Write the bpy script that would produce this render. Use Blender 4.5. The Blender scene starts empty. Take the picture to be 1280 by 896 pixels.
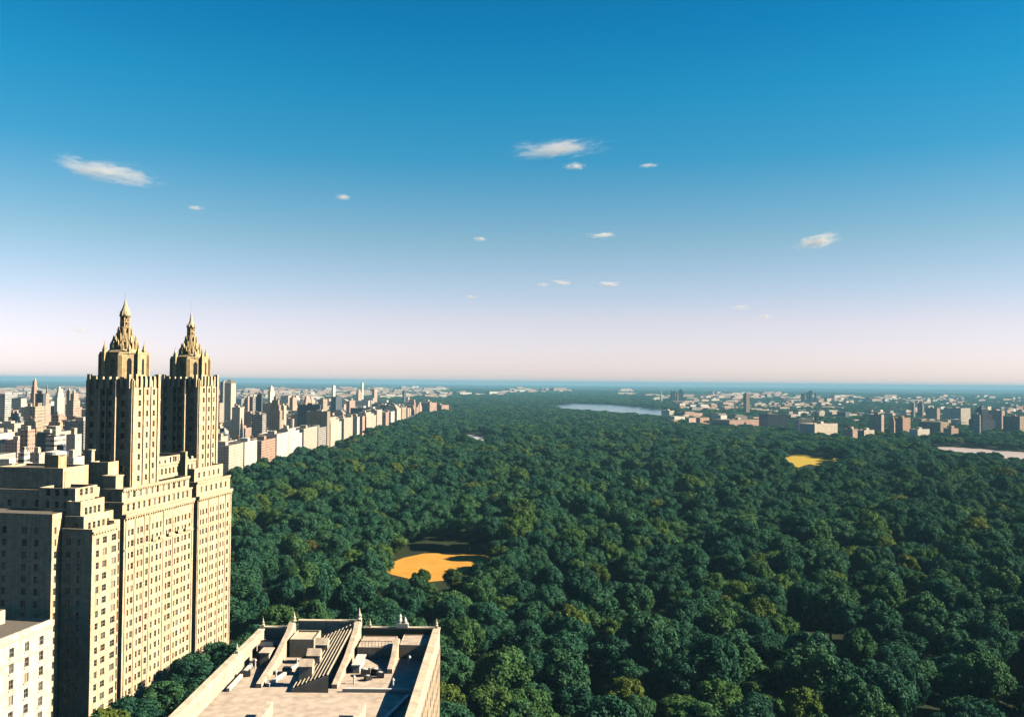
import bpy, math, random
import numpy as np
from mathutils import Vector, Matrix

random.seed(7)
RNG = np.random.default_rng(11)
PI = math.pi
SC = bpy.context.scene
COL = SC.collection

# ------------------------------------------------------------------ camera
F = 1150.0                    # focal length in pixels of the 1280 px wide photograph
CAMZ = 110.0
PITCH = math.radians(1.47)    # slightly up
ROLL = math.radians(0.52)
cam_data = bpy.data.cameras.new('camera')
cam_data.sensor_width = 36.0
cam_data.lens = 36.0 * F / 1280.0
cam_data.clip_start = 1.0
cam_data.clip_end = 120000.0
cam = bpy.data.objects.new('camera', cam_data)
COL.objects.link(cam)
CAMR = Matrix.Rotation(PI / 2 + PITCH, 3, 'X') @ Matrix.Rotation(ROLL, 3, 'Z')
cam.matrix_world = Matrix.Translation((0, 0, CAMZ)) @ CAMR.to_4x4()
SC.camera = cam
CAMRT = CAMR.transposed()


def ray(px, py):
    return CAMR @ Vector(((px - 640) / F, (448 - py) / F, -1.0))


def at_depth(px, py, d):
    r = ray(px, py)
    return Vector((0, 0, CAMZ)) + r * (d / r.y)


def on_plane(px, py, z=0.0):
    r = ray(px, py)
    t = (z - CAMZ) / r.z
    return Vector((0, 0, CAMZ)) + r * t


def project(x, y, z):
    c = CAMRT @ Vector((x, y, z - CAMZ))
    if c.z > -0.1:
        return None
    return 640 + F * c.x / -c.z, 448 - F * c.y / -c.z


# ------------------------------------------------------------------ scene bookkeeping
def tag(o, label=None, cat=None, group=None, kind=None):
    if label: o['label'] = label
    if cat: o['category'] = cat
    if group: o['group'] = group
    if kind: o['kind'] = kind
    return o


def empty(name, loc, rz=0.0):
    o = bpy.data.objects.new(name, None)
    o.empty_display_size = 1.0
    o.location = loc
    o.rotation_euler = (0, 0, rz)
    COL.objects.link(o)
    return o


class MB:
    def __init__(self):
        self.v, self.f, self.m = [], [], []

    def quad(self, a, b, c, d, mi=0):
        n = len(self.v)
        self.v += [tuple(a), tuple(b), tuple(c), tuple(d)]
        self.f.append((n, n + 1, n + 2, n + 3)); self.m.append(mi)

    def poly(self, pts, mi=0):
        n = len(self.v)
        self.v += [tuple(p) for p in pts]
        self.f.append(tuple(range(n, n + len(pts)))); self.m.append(mi)

    def box(self, x0, x1, y0, y1, z0, z1, mi=0, top=None, skip=''):
        n = len(self.v)
        self.v += [(x0, y0, z0), (x1, y0, z0), (x1, y1, z0), (x0, y1, z0), (x0, y0, z1), (x1, y0, z1), (x1, y1, z1), (x0, y1, z1)]
        for key, fc in (('b', (0, 3, 2, 1)), ('t', (4, 5, 6, 7)), ('s', (0, 1, 5, 4)), ('e', (1, 2, 6, 5)), ('n', (2, 3, 7, 6)), ('w', (3, 0, 4, 7))):
            if key in skip: continue
            self.f.append(tuple(n + i for i in fc)); self.m.append(top if (key == 't' and top is not None) else mi)

    def parapet_box(self, x0, x1, y0, y1, z0, z1, mi=0, top=0, t=0.45, drop=1.1, skip=''):
        self.box(x0, x1, y0, y1, z0, z1, mi, skip='t' + skip)
        zi = z1 - drop
        X0, X1, Y0, Y1 = x0 + t, x1 - t, y0 + t, y1 - t
        self.quad((X0, Y0, zi), (X1, Y0, zi), (X1, Y1, zi), (X0, Y1, zi), top)
        o = [(x0, y0), (x1, y0), (x1, y1), (x0, y1)]
        i = [(X0, Y0), (X1, Y0), (X1, Y1), (X0, Y1)]
        for k in range(4):
            j = (k + 1) % 4
            self.quad((*o[k], z1), (*o[j], z1), (*i[j], z1), (*i[k], z1), mi)
            self.quad((*i[j], zi), (*i[k], zi), (*i[k], z1), (*i[j], z1), mi)

    def prism(self, cx, cy, r0, r1, z0, z1, n=8, rot=0.0, mi=0, cap=True):
        b = len(self.v)
        for r, z in ((r0, z0), (r1, z1)):
            for k in range(n):
                a = rot + 2 * PI * k / n
                self.v.append((cx + r * math.cos(a), cy + r * math.sin(a), z))
        for k in range(n):
            j = (k + 1) % n
            self.f.append((b + k, b + j, b + n + j, b + n + k)); self.m.append(mi)
        if cap:
            self.f.append(tuple(b + n + k for k in range(n))); self.m.append(mi)
            self.f.append(tuple(b + k for k in reversed(range(n)))); self.m.append(mi)

    def lathe(self, cx, cy, prof, n=12, mi=0, rot=0.0):
        b = len(self.v)
        for r, z in prof:
            for k in range(n):
                a = rot + 2 * PI * k / n
                self.v.append((cx + r * math.cos(a), cy + r * math.sin(a), z))
        for i in range(len(prof) - 1):
            for k in range(n):
                j = (k + 1) % n
                self.f.append((b + i * n + k, b + i * n + j, b + (i + 1) * n + j, b + (i + 1) * n + k)); self.m.append(mi)
        self.f.append(tuple(b + (len(prof) - 1) * n + k for k in range(n))); self.m.append(mi)

    def beam(self, p, q, w, h, mi=0):
        p, q = Vector(p), Vector(q)
        d = (q - p).normalized()
        s = d.cross(Vector((0, 0, 1)))
        s = (s.normalized() if s.length > 1e-4 else Vector((1, 0, 0))) * w / 2
        u = s.cross(d).normalized() * h / 2
        n = len(self.v)
        for c in (p, q):
            for a, b in ((-1, -1), (1, -1), (1, 1), (-1, 1)):
                self.v.append(tuple(c + s * a + u * b))
        for fc in ((0, 1, 2, 3), (7, 6, 5, 4), (0, 4, 5, 1), (1, 5, 6, 2), (2, 6, 7, 3), (3, 7, 4, 0)):
            self.f.append(tuple(n + i for i in fc)); self.m.append(mi)

    def mesh(self, name, mats):
        me = bpy.data.meshes.new(name)
        me.from_pydata(self.v, [], self.f)
        for m in mats: me.materials.append(m)
        if len(mats) > 1:
            me.polygons.foreach_set('material_index', self.m)
        me.update()
        return me

    def build(self, name, mats, parent=None, loc=None):
        mats = mats if isinstance(mats, (list, tuple)) else [mats]
        o = bpy.data.objects.new(name, self.mesh(name, mats))
        COL.objects.link(o)
        if parent: o.parent = parent
        if loc is not None: o.location = loc
        return o


# ------------------------------------------------------------------ materials
def new_mat(name):
    m = bpy.data.materials.new(name)
    m.use_nodes = True
    nt = m.node_tree
    for n in list(nt.nodes): nt.nodes.remove(n)
    out = nt.nodes.new('ShaderNodeOutputMaterial')
    return m, nt, out


def N(nt, typ, **kw):
    n = nt.nodes.new(typ)
    for k, v in kw.items():
        if k in n.inputs.keys() if isinstance(k, str) else False:
            n.inputs[k].default_value = v
        else:
            setattr(n, k, v)
    return n


def math_node(nt, op, a, b=None, c=None):
    n = nt.nodes.new('ShaderNodeMath'); n.operation = op
    for i, x in enumerate((a, b, c)):
        if x is None: continue
        if isinstance(x, (int, float)): n.inputs[i].default_value = x
        else: nt.links.new(x, n.inputs[i])
    return n.outputs[0]


def mix_col(nt, fac, a, b, mode='MIX'):
    n = nt.nodes.new('ShaderNodeMix'); n.data_type = 'RGBA'; n.blend_type = mode
    for sock, x in ((n.inputs[0], fac), (n.inputs[6], a), (n.inputs[7], b)):
        if isinstance(x, (int, float)): sock.default_value = x
        elif isinstance(x, tuple): sock.default_value = (*x, 1) if len(x) == 3 else x
        else: nt.links.new(x, sock)
    return n.outputs[2]


def ramp(nt, fac, stops, interp='LINEAR'):
    n = nt.nodes.new('ShaderNodeValToRGB')
    cr = n.color_ramp
    cr.interpolation = interp
    while len(cr.elements) < len(stops): cr.elements.new(0.5)
    for e, (p, c) in zip(cr.elements, stops):
        e.position = p; e.color = (*c, 1)
    nt.links.new(fac, n.inputs[0])
    return n.outputs[0]


def noise(nt, vec, scale, detail=4, rough=0.55):
    n = nt.nodes.new('ShaderNodeTexNoise')
    n.inputs['Scale'].default_value = scale
    n.inputs['Detail'].default_value = detail
    n.inputs['Roughness'].default_value = rough
    if vec is not None: nt.links.new(vec, n.inputs['Vector'])
    return n.outputs['Fac']


def principled(nt, out, col, rough=0.8, spec=0.3, metallic=0.0, normal=None):
    p = nt.nodes.new('ShaderNodeBsdfPrincipled')
    if isinstance(col, tuple): p.inputs['Base Color'].default_value = (*col, 1)
    else: nt.links.new(col, p.inputs['Base Color'])
    if isinstance(rough, (int, float)): p.inputs['Roughness'].default_value = rough
    else: nt.links.new(rough, p.inputs['Roughness'])
    p.inputs['Specular IOR Level'].default_value = spec
    p.inputs['Metallic'].default_value = metallic
    if normal is not None: nt.links.new(normal, p.inputs['Normal'])
    nt.links.new(p.outputs[0], out.inputs['Surface'])
    return p


def stone(name, col, var=0.18, scale=0.35, rough=0.85, streak=True):
    m, nt, out = new_mat(name)
    tc = nt.nodes.new('ShaderNodeTexCoord')
    a = noise(nt, tc.outputs['Object'], scale, 6)
    mp = nt.nodes.new('ShaderNodeMapping')
    mp.inputs['Scale'].default_value = (1.3, 1.3, 0.06)
    nt.links.new(tc.outputs['Object'], mp.inputs['Vector'])
    s = noise(nt, mp.outputs[0], 1.0, 3)
    f = math_node(nt, 'MULTIPLY', a, s) if streak else a
    lo = tuple(c * (1 - var * 1.6) for c in col)
    hi = tuple(min(1, c * (1 + var)) for c in col)
    c = ramp(nt, f, [(0.12 if streak else 0.3, lo), (0.38 if streak else 0.7, hi)])
    sp = nt.nodes.new('ShaderNodeSeparateXYZ'); nt.links.new(tc.outputs['Object'], sp.inputs[0])
    cb = nt.nodes.new('ShaderNodeCombineXYZ')                  # blocks of slightly different tone, in courses
    row = math_node(nt, 'FLOOR', math_node(nt, 'DIVIDE', sp.outputs[2], 0.71))
    nt.links.new(math_node(nt, 'FLOOR', math_node(nt, 'DIVIDE', math_node(nt, 'ADD', math_node(nt, 'ADD', sp.outputs[0], sp.outputs[1]), math_node(nt, 'MULTIPLY', row, 0.61)), 1.35)), cb.inputs[0])
    nt.links.new(row, cb.inputs[2])
    wn = nt.nodes.new('ShaderNodeTexWhiteNoise'); wn.noise_dimensions = '3D'; nt.links.new(cb.outputs[0], wn.inputs['Vector'])
    c = mix_col(nt, 1.0, c, ramp(nt, wn.outputs['Value'], [(0.0, (0.84, 0.82, 0.79)), (0.5, (0.97, 0.96, 0.95)), (1.0, (1.05, 1.03, 1.0))]), 'MULTIPLY')
    principled(nt, out, c, rough, 0.25)
    return m


def plain(name, col, rough=0.7, spec=0.3, metallic=0.0, var=0.12, scale=0.8):
    m, nt, out = new_mat(name)
    tc = nt.nodes.new('ShaderNodeTexCoord')
    a = noise(nt, tc.outputs['Object'], scale, 5)
    c = ramp(nt, a, [(0.3, tuple(x * (1 - var) for x in col)), (0.7, tuple(min(1, x * (1 + var)) for x in col))])
    principled(nt, out, c, rough, spec, metallic)
    return m


def facade(name, col, du=3.0, dv=3.2, wu=0.45, wv=0.5, wcol=(0.05, 0.055, 0.06), var=0.15, bands=False):
    """wall with a regular window pattern in metres"""
    m, nt, out = new_mat(name)
    tc = nt.nodes.new('ShaderNodeTexCoord')
    sp = nt.nodes.new('ShaderNodeSeparateXYZ'); nt.links.new(tc.outputs['Object'], sp.inputs[0])
    sn = nt.nodes.new('ShaderNodeSeparateXYZ'); nt.links.new(tc.outputs['Normal'], sn.inputs[0])
    ax = math_node(nt, 'GREATER_THAN', math_node(nt, 'ABSOLUTE', sn.outputs[0]), 0.6)
    side = math_node(nt, 'LESS_THAN', math_node(nt, 'ABSOLUTE', sn.outputs[2]), 0.5)
    u = math_node(nt, 'ADD', math_node(nt, 'MULTIPLY', sp.outputs[1], ax),
                  math_node(nt, 'MULTIPLY', sp.outputs[0], math_node(nt, 'SUBTRACT', 1.0, ax)))
    un = math_node(nt, 'DIVIDE', u, du); vn = math_node(nt, 'DIVIDE', sp.outputs[2], dv)
    fu = math_node(nt, 'FRACT', math_node(nt, 'ADD', un, 500.0)); fv = math_node(nt, 'FRACT', vn)
    def inside(x, w):
        return math_node(nt, 'LESS_THAN', math_node(nt, 'ABSOLUTE', math_node(nt, 'SUBTRACT', x, 0.5)), w / 2)
    mask = inside(fv, wv)
    if not bands: mask = math_node(nt, 'MULTIPLY', mask, inside(fu, wu))
    mask = math_node(nt, 'MULTIPLY', mask, side)
    cx = nt.nodes.new('ShaderNodeCombineXYZ')
    nt.links.new(math_node(nt, 'FLOOR', math_node(nt, 'ADD', un, 500.0)), cx.inputs[0])
    nt.links.new(math_node(nt, 'FLOOR', vn), cx.inputs[1]); nt.links.new(ax, cx.inputs[2])
    wn = nt.nodes.new('ShaderNodeTexWhiteNoise'); wn.noise_dimensions = '3D'
    nt.links.new(cx.outputs[0], wn.inputs['Vector'])
    blind = tuple(min(0.6, c * 0.8) for c in col)
    wc = ramp(nt, wn.outputs['Value'], [(0.0, wcol), (0.62, tuple(c * 1.8 for c in wcol)), (1.0, blind)])
    oi = nt.nodes.new('ShaderNodeObjectInfo')
    a = noise(nt, tc.outputs['Object'], 0.12, 5)
    base = ramp(nt, a, [(0.3, tuple(c * (1 - var) for c in col)), (0.7, tuple(min(1, c * (1 + var)) for c in col))])
    tint = ramp(nt, oi.outputs['Random'], [(0.0, (0.80, 0.78, 0.76)), (0.5, (0.95, 0.93, 0.9)), (1.0, (1.0, 1.0, 1.0))])
    base = mix_col(nt, 1.0, base, tint, 'MULTIPLY')
    c = mix_col(nt, mask, base, wc)
    r = math_node(nt, 'SUBTRACT', 0.85, math_node(nt, 'MULTIPLY', mask, 0.6))
    principled(nt, out, c, r, 0.3)
    return m


def leaf_mat(name, lo, hi, instanced=False, odd=None):
    m, nt, out = new_mat(name)
    tc = nt.nodes.new('ShaderNodeTexCoord')
    oi = nt.nodes.new('ShaderNodeObjectInfo')
    a = noise(nt, tc.outputs['Object'], 0.55, 4)
    c = ramp(nt, a, [(0.3, lo), (0.72, hi)])
    st = [(0.0, (0.55, 0.66, 0.78)), (0.25, (0.75, 0.9, 1.05)), (0.5, (1.0, 1.0, 1.0)), (0.72, (1.25, 1.12, 0.92)), (0.90, (1.75, 1.28, 0.75)), (0.97, (2.4, 1.4, 0.62)), (1.0, (3.2, 1.4, 0.5))]
    if odd is not None: st = odd
    t = ramp(nt, oi.outputs['Random'], st)
    c = mix_col(nt, 1.0, c, t, 'MULTIPLY')
    d = nt.nodes.new('ShaderNodeBsdfDiffuse'); nt.links.new(c, d.inputs[0])
    tr = nt.nodes.new('ShaderNodeBsdfTranslucent'); nt.links.new(c, tr.inputs[0])
    g = nt.nodes.new('ShaderNodeBsdfGlossy'); g.inputs['Roughness'].default_value = 0.55
    g.inputs[0].default_value = (0.5, 0.55, 0.5, 1)
    mx = nt.nodes.new('ShaderNodeMixShader'); mx.inputs[0].default_value = 0.10
    nt.links.new(d.outputs[0], mx.inputs[1]); nt.links.new(tr.outputs[0], mx.inputs[2])
    m2 = nt.nodes.new('ShaderNodeMixShader'); m2.inputs[0].default_value = 0.012
    nt.links.new(mx.outputs[0], m2.inputs[1]); nt.links.new(g.outputs[0], m2.inputs[2])
    nt.links.new(m2.outputs[0], out.inputs['Surface'])
    return m


M = {}
M['stone'] = stone('limestone', (0.71, 0.56, 0.38), 0.2)
M['stone_pale'] = stone('pale_limestone', (0.68, 0.60, 0.46), 0.12)
M['stone_trim'] = stone('trim_stone', (0.66, 0.55, 0.37), 0.12)
M['stone_gold'] = stone('buff_terracotta', (0.66, 0.52, 0.30), 0.18, 0.6)
M['roof_tar'] = plain('tar_roof', (0.16, 0.145, 0.125), 0.9)
M['roof_pale'] = plain('pale_roof', (0.50, 0.42, 0.33), 0.9, var=0.2, scale=0.5)
M['white_metal'] = plain('white_metal', (0.72, 0.70, 0.66), 0.5)
M['dark_metal'] = plain('dark_metal', (0.04, 0.045, 0.05), 0.5)
M['frame'] = plain('window_frame', (0.40, 0.35, 0.27), 0.6)
M['brown_panel'] = plain('brown_panel', (0.30, 0.15, 0.07), 0.6)
M['glass_dark'] = plain('dark_glass', (0.02, 0.022, 0.025), 0.12, 0.5)
M['glass_grey'] = plain('grey_glass', (0.12, 0.115, 0.10), 0.2, 0.5)
M['blind'] = plain('window_blind', (0.36, 0.31, 0.23), 0.7)
M['tank_wood'] = plain('tank_wood', (0.13, 0.085, 0.055), 0.9)
M['bark'] = plain('bark', (0.07, 0.05, 0.035), 0.95, var=0.3, scale=2)
M['asphalt'] = plain('asphalt', (0.05, 0.05, 0.052), 0.9, scale=0.05)
M['gravel_roof'] = plain('gravel_roof', (0.54, 0.45, 0.37), 0.95, var=0.25, scale=0.7)
M['beige_render'] = stone('beige_render', (0.62, 0.53, 0.43), 0.15, 0.8)
M['parapet_shade'] = plain('shadow_tone_parapet', (0.07, 0.11, 0.09), 0.7)  # dark colour painted in for the shadow along the right back parapet

FAC = {
    'cream': facade('cream_masonry', (0.60, 0.53, 0.44), wu=0.36, wv=0.42, wcol=(0.15, 0.135, 0.12)),
    'white': facade('white_brick', (0.66, 0.62, 0.56), wu=0.32, wv=0.36, wcol=(0.26, 0.24, 0.22)),
    'pink': facade('pink_brick', (0.52, 0.33, 0.25)),
    'tan': facade('tan_brick', (0.50, 0.39, 0.29)),
    'brick': facade('red_brick', (0.36, 0.19, 0.14)),
    'grey': facade('grey_concrete', (0.40, 0.38, 0.36), wu=0.6),
    'slate': facade('dark_slate', (0.11, 0.13, 0.17), wcol=(0.02, 0.025, 0.03)),
    'banded': facade('banded_white', (0.70, 0.65, 0.58), dv=3.4, wv=0.42, bands=True),
    'rose': facade('rose_brick', (0.62, 0.43, 0.35)),
}
CNAME = {'cream': 'cream', 'white': 'white', 'pink': 'pinkish brick', 'tan': 'tan', 'brick': 'red brick', 'grey': 'grey', 'slate': 'dark slate', 'banded': 'white band-windowed', 'rose': 'rose coloured'}

# ------------------------------------------------------------------ world, sun
SUN_AZ, SUN_EL = math.radians(-2), math.radians(33)       # azimuth measured from +X (right of the view) towards +Y
sdir = Vector((math.cos(SUN_AZ) * math.cos(SUN_EL), math.sin(SUN_AZ) * math.cos(SUN_EL), math.sin(SUN_EL)))
w = bpy.data.worlds.new('World'); SC.world = w; w.use_nodes = True
nt = w.node_tree
for n in list(nt.nodes): nt.nodes.remove(n)
wo = nt.nodes.new('ShaderNodeOutputWorld')
bg = nt.nodes.new('ShaderNodeBackground'); bg.inputs['Strength'].default_value = 0.098
sky = nt.nodes.new('ShaderNodeTexSky'); sky.sky_type = 'NISHITA'; sky.sun_disc = False
sky.sun_elevation = SUN_EL; sky.sun_rotation = PI / 2 - SUN_AZ
sky.air_density = 1.0; sky.dust_density = 0.35; sky.ozone_density = 2.5; sky.altitude = 100
tcw = nt.nodes.new('ShaderNodeTexCoord')
sepw = nt.nodes.new('ShaderNodeSeparateXYZ'); nt.links.new(tcw.outputs['Generated'], sepw.inputs[0])
SKY_TINT = [(0.0, (0.86, 0.76, 1.0)), (0.03, (0.89, 0.75, 0.94)), (0.067, (0.91, 0.72, 0.81)), (0.15, (0.55, 0.66, 0.64)), (0.234, (0.16, 0.60, 0.66)), (0.30, (0.065, 0.60, 0.69)), (0.36, (0.03, 0.53, 0.68)), (0.5, (0.02, 0.38, 0.56)), (0.9, (0.01, 0.12, 0.25))]  # highest stops, above the view, darkened to weaken the sky fill
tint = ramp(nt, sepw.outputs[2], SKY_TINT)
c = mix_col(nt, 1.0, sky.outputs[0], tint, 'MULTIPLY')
back = nt.nodes.new('ShaderNodeMapRange')          # unseen sky behind the camera dimmed to lessen fill on shaded walls
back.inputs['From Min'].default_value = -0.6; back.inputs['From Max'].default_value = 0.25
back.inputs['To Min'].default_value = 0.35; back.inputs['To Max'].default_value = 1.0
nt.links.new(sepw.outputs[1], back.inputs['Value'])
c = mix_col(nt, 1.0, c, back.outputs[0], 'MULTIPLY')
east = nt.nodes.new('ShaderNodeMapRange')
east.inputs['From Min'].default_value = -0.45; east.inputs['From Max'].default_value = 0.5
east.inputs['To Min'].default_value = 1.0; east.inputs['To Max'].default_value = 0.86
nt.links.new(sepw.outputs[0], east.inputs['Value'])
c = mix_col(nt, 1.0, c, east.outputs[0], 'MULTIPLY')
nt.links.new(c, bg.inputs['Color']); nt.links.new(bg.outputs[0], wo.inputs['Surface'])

sd = bpy.data.lights.new('sun', 'SUN'); sd.energy = 5.0; sd.angle = math.radians(0.5); sd.color = (1.0, 0.84, 0.62)
so = bpy.data.objects.new('sun', sd); COL.objects.link(so)
so.rotation_euler = sdir.to_track_quat('Z', 'Y').to_euler()
so.location = (200, 0, 400)

# ------------------------------------------------------------------ ground, fields, water
def sheet(name, pts, z, mat, kind='structure'):
    mb = MB(); mb.poly([(p[0], p[1], z) for p in pts])
    return tag(mb.build(name, mat), kind=kind)


def ground_mat():
    m, nt, out = new_mat('park_ground')
    g = nt.nodes.new('ShaderNodeNewGeometry')
    a = noise(nt, g.outputs['Position'], 0.03, 6)
    b = noise(nt, g.outputs['Position'], 0.0007, 9, 0.72)
    c1 = ramp(nt, a, [(0.35, (0.020, 0.030, 0.014)), (0.65, (0.036, 0.046, 0.022))])
    c2 = ramp(nt, b, [(0.3, (0.010, 0.024, 0.018)), (0.5, (0.016, 0.034, 0.026)), (0.6, (0.11, 0.10, 0.085))])
    sp = nt.nodes.new('ShaderNodeSeparateXYZ'); nt.links.new(g.outputs['Position'], sp.inputs[0])
    f = nt.nodes.new('ShaderNodeMapRange'); f.inputs['From Min'].default_value = 1800; f.inputs['From Max'].default_value = 3200
    nt.links.new(sp.outputs[1], f.inputs['Value'])
    principled(nt, out, mix_col(nt, f.outputs[0], c1, c2), 0.95, 0.1)
    return m


def sand_mat(name, lo, hi):
    m, nt, out = new_mat(name)
    g = nt.nodes.new('ShaderNodeNewGeometry')
    a = noise(nt, g.outputs['Position'], 0.09, 6, 0.6)
    principled(nt, out, ramp(nt, a, [(0.3, lo), (0.7, hi)]), 0.95, 0.1)
    return m


def water_mat(name, col, rough=0.12):
    m, nt, out = new_mat(name)
    g = nt.nodes.new('ShaderNodeNewGeometry')
    bmp = nt.nodes.new('ShaderNodeBump'); bmp.inputs['Strength'].default_value = 0.12; bmp.inputs['Distance'].default_value = 0.4
    nt.links.new(noise(nt, g.outputs['Position'], 0.25, 4), bmp.inputs['Height'])
    p = principled(nt, out, col, rough, 0.5, normal=bmp.outputs[0])
    p.inputs['IOR'].default_value = 1.33
    return m


M['ground'] = ground_mat()
R = 34000.0
sheet('ground', [(-R, -3000), (R, -3000), (R, R), (-R, R)], 0.0, M['ground'])
sheet('city_ground', [(-9000, -400), (-308, 480), (-308, 3300), (-9000, 9000)], 0.05, plain('city_paving', (0.085, 0.08, 0.078), 0.95, var=0.4, scale=0.02))
sheet('avenue', [(-298, 420), (-284, 420), (-284, 3600), (-298, 3600)], 0.10, M['asphalt'])
sheet('pavement', [(-284, 420), (-279, 420), (-279, 3600), (-284, 3600)], 0.14, plain('pavement_stone', (0.25, 0.24, 0.23), 0.9))

SAND = [tuple(on_plane(*q)[:2]) for q in [(476, 712), (486, 704.5), (504, 697), (530, 691.5), (562, 690.5), (590, 691.5), (616, 696), (624, 702), (606, 707), (586, 711), (572, 718), (558, 725), (536, 727), (512, 723), (490, 718)]]
sheet('sand_field', SAND, 0.06, sand_mat('orange_sand', (0.56, 0.28, 0.045), (0.66, 0.36, 0.07)))
YEL = [tuple(on_plane(*q)[:2]) for q in [(976, 570), (985, 571.5), (990, 569), (998, 567.5), (1010, 569.5), (1030, 571.5), (1044, 573), (1046, 577), (1034, 580), (1026, 583), (1012, 580), (1004, 582), (996, 585), (986, 581), (984, 576)]]
sheet('dry_meadow', YEL, 0.07, sand_mat('yellow_grass', (0.42, 0.30, 0.03), (0.54, 0.40, 0.05)))
PATHP = [tuple(on_plane(*q)[:2]) for q in [(690, 748), (740, 744), (800, 744), (830, 752), (826, 768), (770, 780), (705, 768), (686, 760)]]
DIRT = [tuple(on_plane(*q)[:2]) for q in [(682, 752), (694, 753.5), (706, 752.5), (722, 755), (733, 755), (730, 758.5), (716, 759), (706, 762), (694, 758)]]
sheet('dirt_clearing', DIRT, 0.06, sand_mat('brown_dirt', (0.40, 0.20, 0.05), (0.58, 0.32, 0.09)))
POND = [tuple(on_plane(*q)[:2]) for q in [(566, 543.6), (580, 542.8), (598, 544.4), (614, 546.8), (612, 551.5), (596, 551), (574, 547.5)]]
sheet('pond', POND, 0.07, water_mat('pond_water', (0.55, 0.53, 0.51), 0.5))
PLOT = [tuple(on_plane(*q)[:2]) for q in [(621, 546.5), (630, 545.8), (634, 548), (624, 549.2)]]
sheet('pale_clearing', PLOT, 0.07, sand_mat('pale_dust', (0.5, 0.43, 0.36), (0.64, 0.56, 0.48)))
LAKE = [tuple(on_plane(*q)[:2]) for q in [(690, 507.5), (715, 504), (760, 505.5), (800, 509), (838, 513), (847, 517), (838, 520), (815, 519), (770, 515.5), (735, 512.5), (700, 510)]]
sheet('lake', LAKE, 0.08, water_mat('lake_water', (0.07, 0.13, 0.17), 0.15))
RIVER = [tuple(on_plane(*q)[:2]) for q in [(1150, 557.5), (1170, 558.5), (1200, 559), (1240, 562), (1285, 565), (1400, 570), (1400, 590), (1285, 579), (1240, 575), (1205, 571), (1180, 566), (1160, 561)]]
sheet('river', RIVER, 0.08, water_mat('river_water', (0.50, 0.42, 0.38), 0.45))


def inside(poly, x, y, grow=0.0):
    r = False
    n = len(poly)
    for i in range(n):
        x1, y1 = poly[i]; x2, y2 = poly[(i + 1) % n]
        if (y1 > y) != (y2 > y) and x < (x2 - x1) * (y - y1) / (y2 - y1) + x1: r = not r
    return r


# ------------------------------------------------------------------ the twin-towered apartment building
TH = -math.atan(0.157)
OX, OY = -122.1, 270.0
CT, ST = math.cos(TH), math.sin(TH)


def b2w(x, y):
    return OX + CT * x - ST * y, OY + ST * x + CT * y


def w2b(X, Y):
    dx, dy = X - OX, Y - OY
    return CT * dx + ST * dy, -ST * dx + CT * dy


BLD = empty('twin_tower_building', (OX, OY, 0), TH)
tag(BLD, 'cream limestone apartment building with two spired towers rising above the park edge', 'building')
S_MATS = [M['stone'], M['roof_tar'], M['stone_trim']]


def wall(mb, o, xd, W, z0, z1, cols, rows, depth=0.35, mi=0):
    """wall plane with real openings; returns the openings as (centre t, bottom z, width, height)"""
    xd = Vector(xd); n = xd.cross(Vector((0, 0, 1))); o = Vector((o[0], o[1], 0))
    def P(t, z, d=0.0): return o + xd * t + Vector((0, 0, z)) - n * d
    cols = sorted(cols); rows = sorted(rows)
    edges = [0.0]
    for c0, c1 in cols: edges += [c0, c1]
    edges.append(W)
    opens = []
    for i in range(len(edges) - 1):
        a, b = edges[i], edges[i + 1]
        if b - a < 1e-4: continue
        if i % 2 == 0:
            mb.quad(P(a, z0), P(b, z0), P(b, z1), P(a, z1), mi)
        else:
            z = z0
            for r0, r1 in rows:
                mb.quad(P(a, z), P(b, z), P(b, r0), P(a, r0), mi)
                mb.quad(P(a, r0), P(b, r0), P(b, r0, depth), P(a, r0, depth), mi)
                mb.quad(P(b, r1), P(a, r1), P(a, r1, depth), P(b, r1, depth), mi)
                mb.quad(P(a, r1), P(a, r0), P(a, r0, depth), P(a, r1, depth), mi)
                mb.quad(P(b, r0), P(b, r1), P(b, r1, depth), P(b, r0, depth), mi)
                c = P((a + b) / 2, r0, depth)
                opens.append((c, math.atan2(xd.y, xd.x), b - a, r1 - r0))
                z = r1
            mb.quad(P(a, z), P(b, z), P(b, z1), P(a, z1), mi)
    return opens


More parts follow.
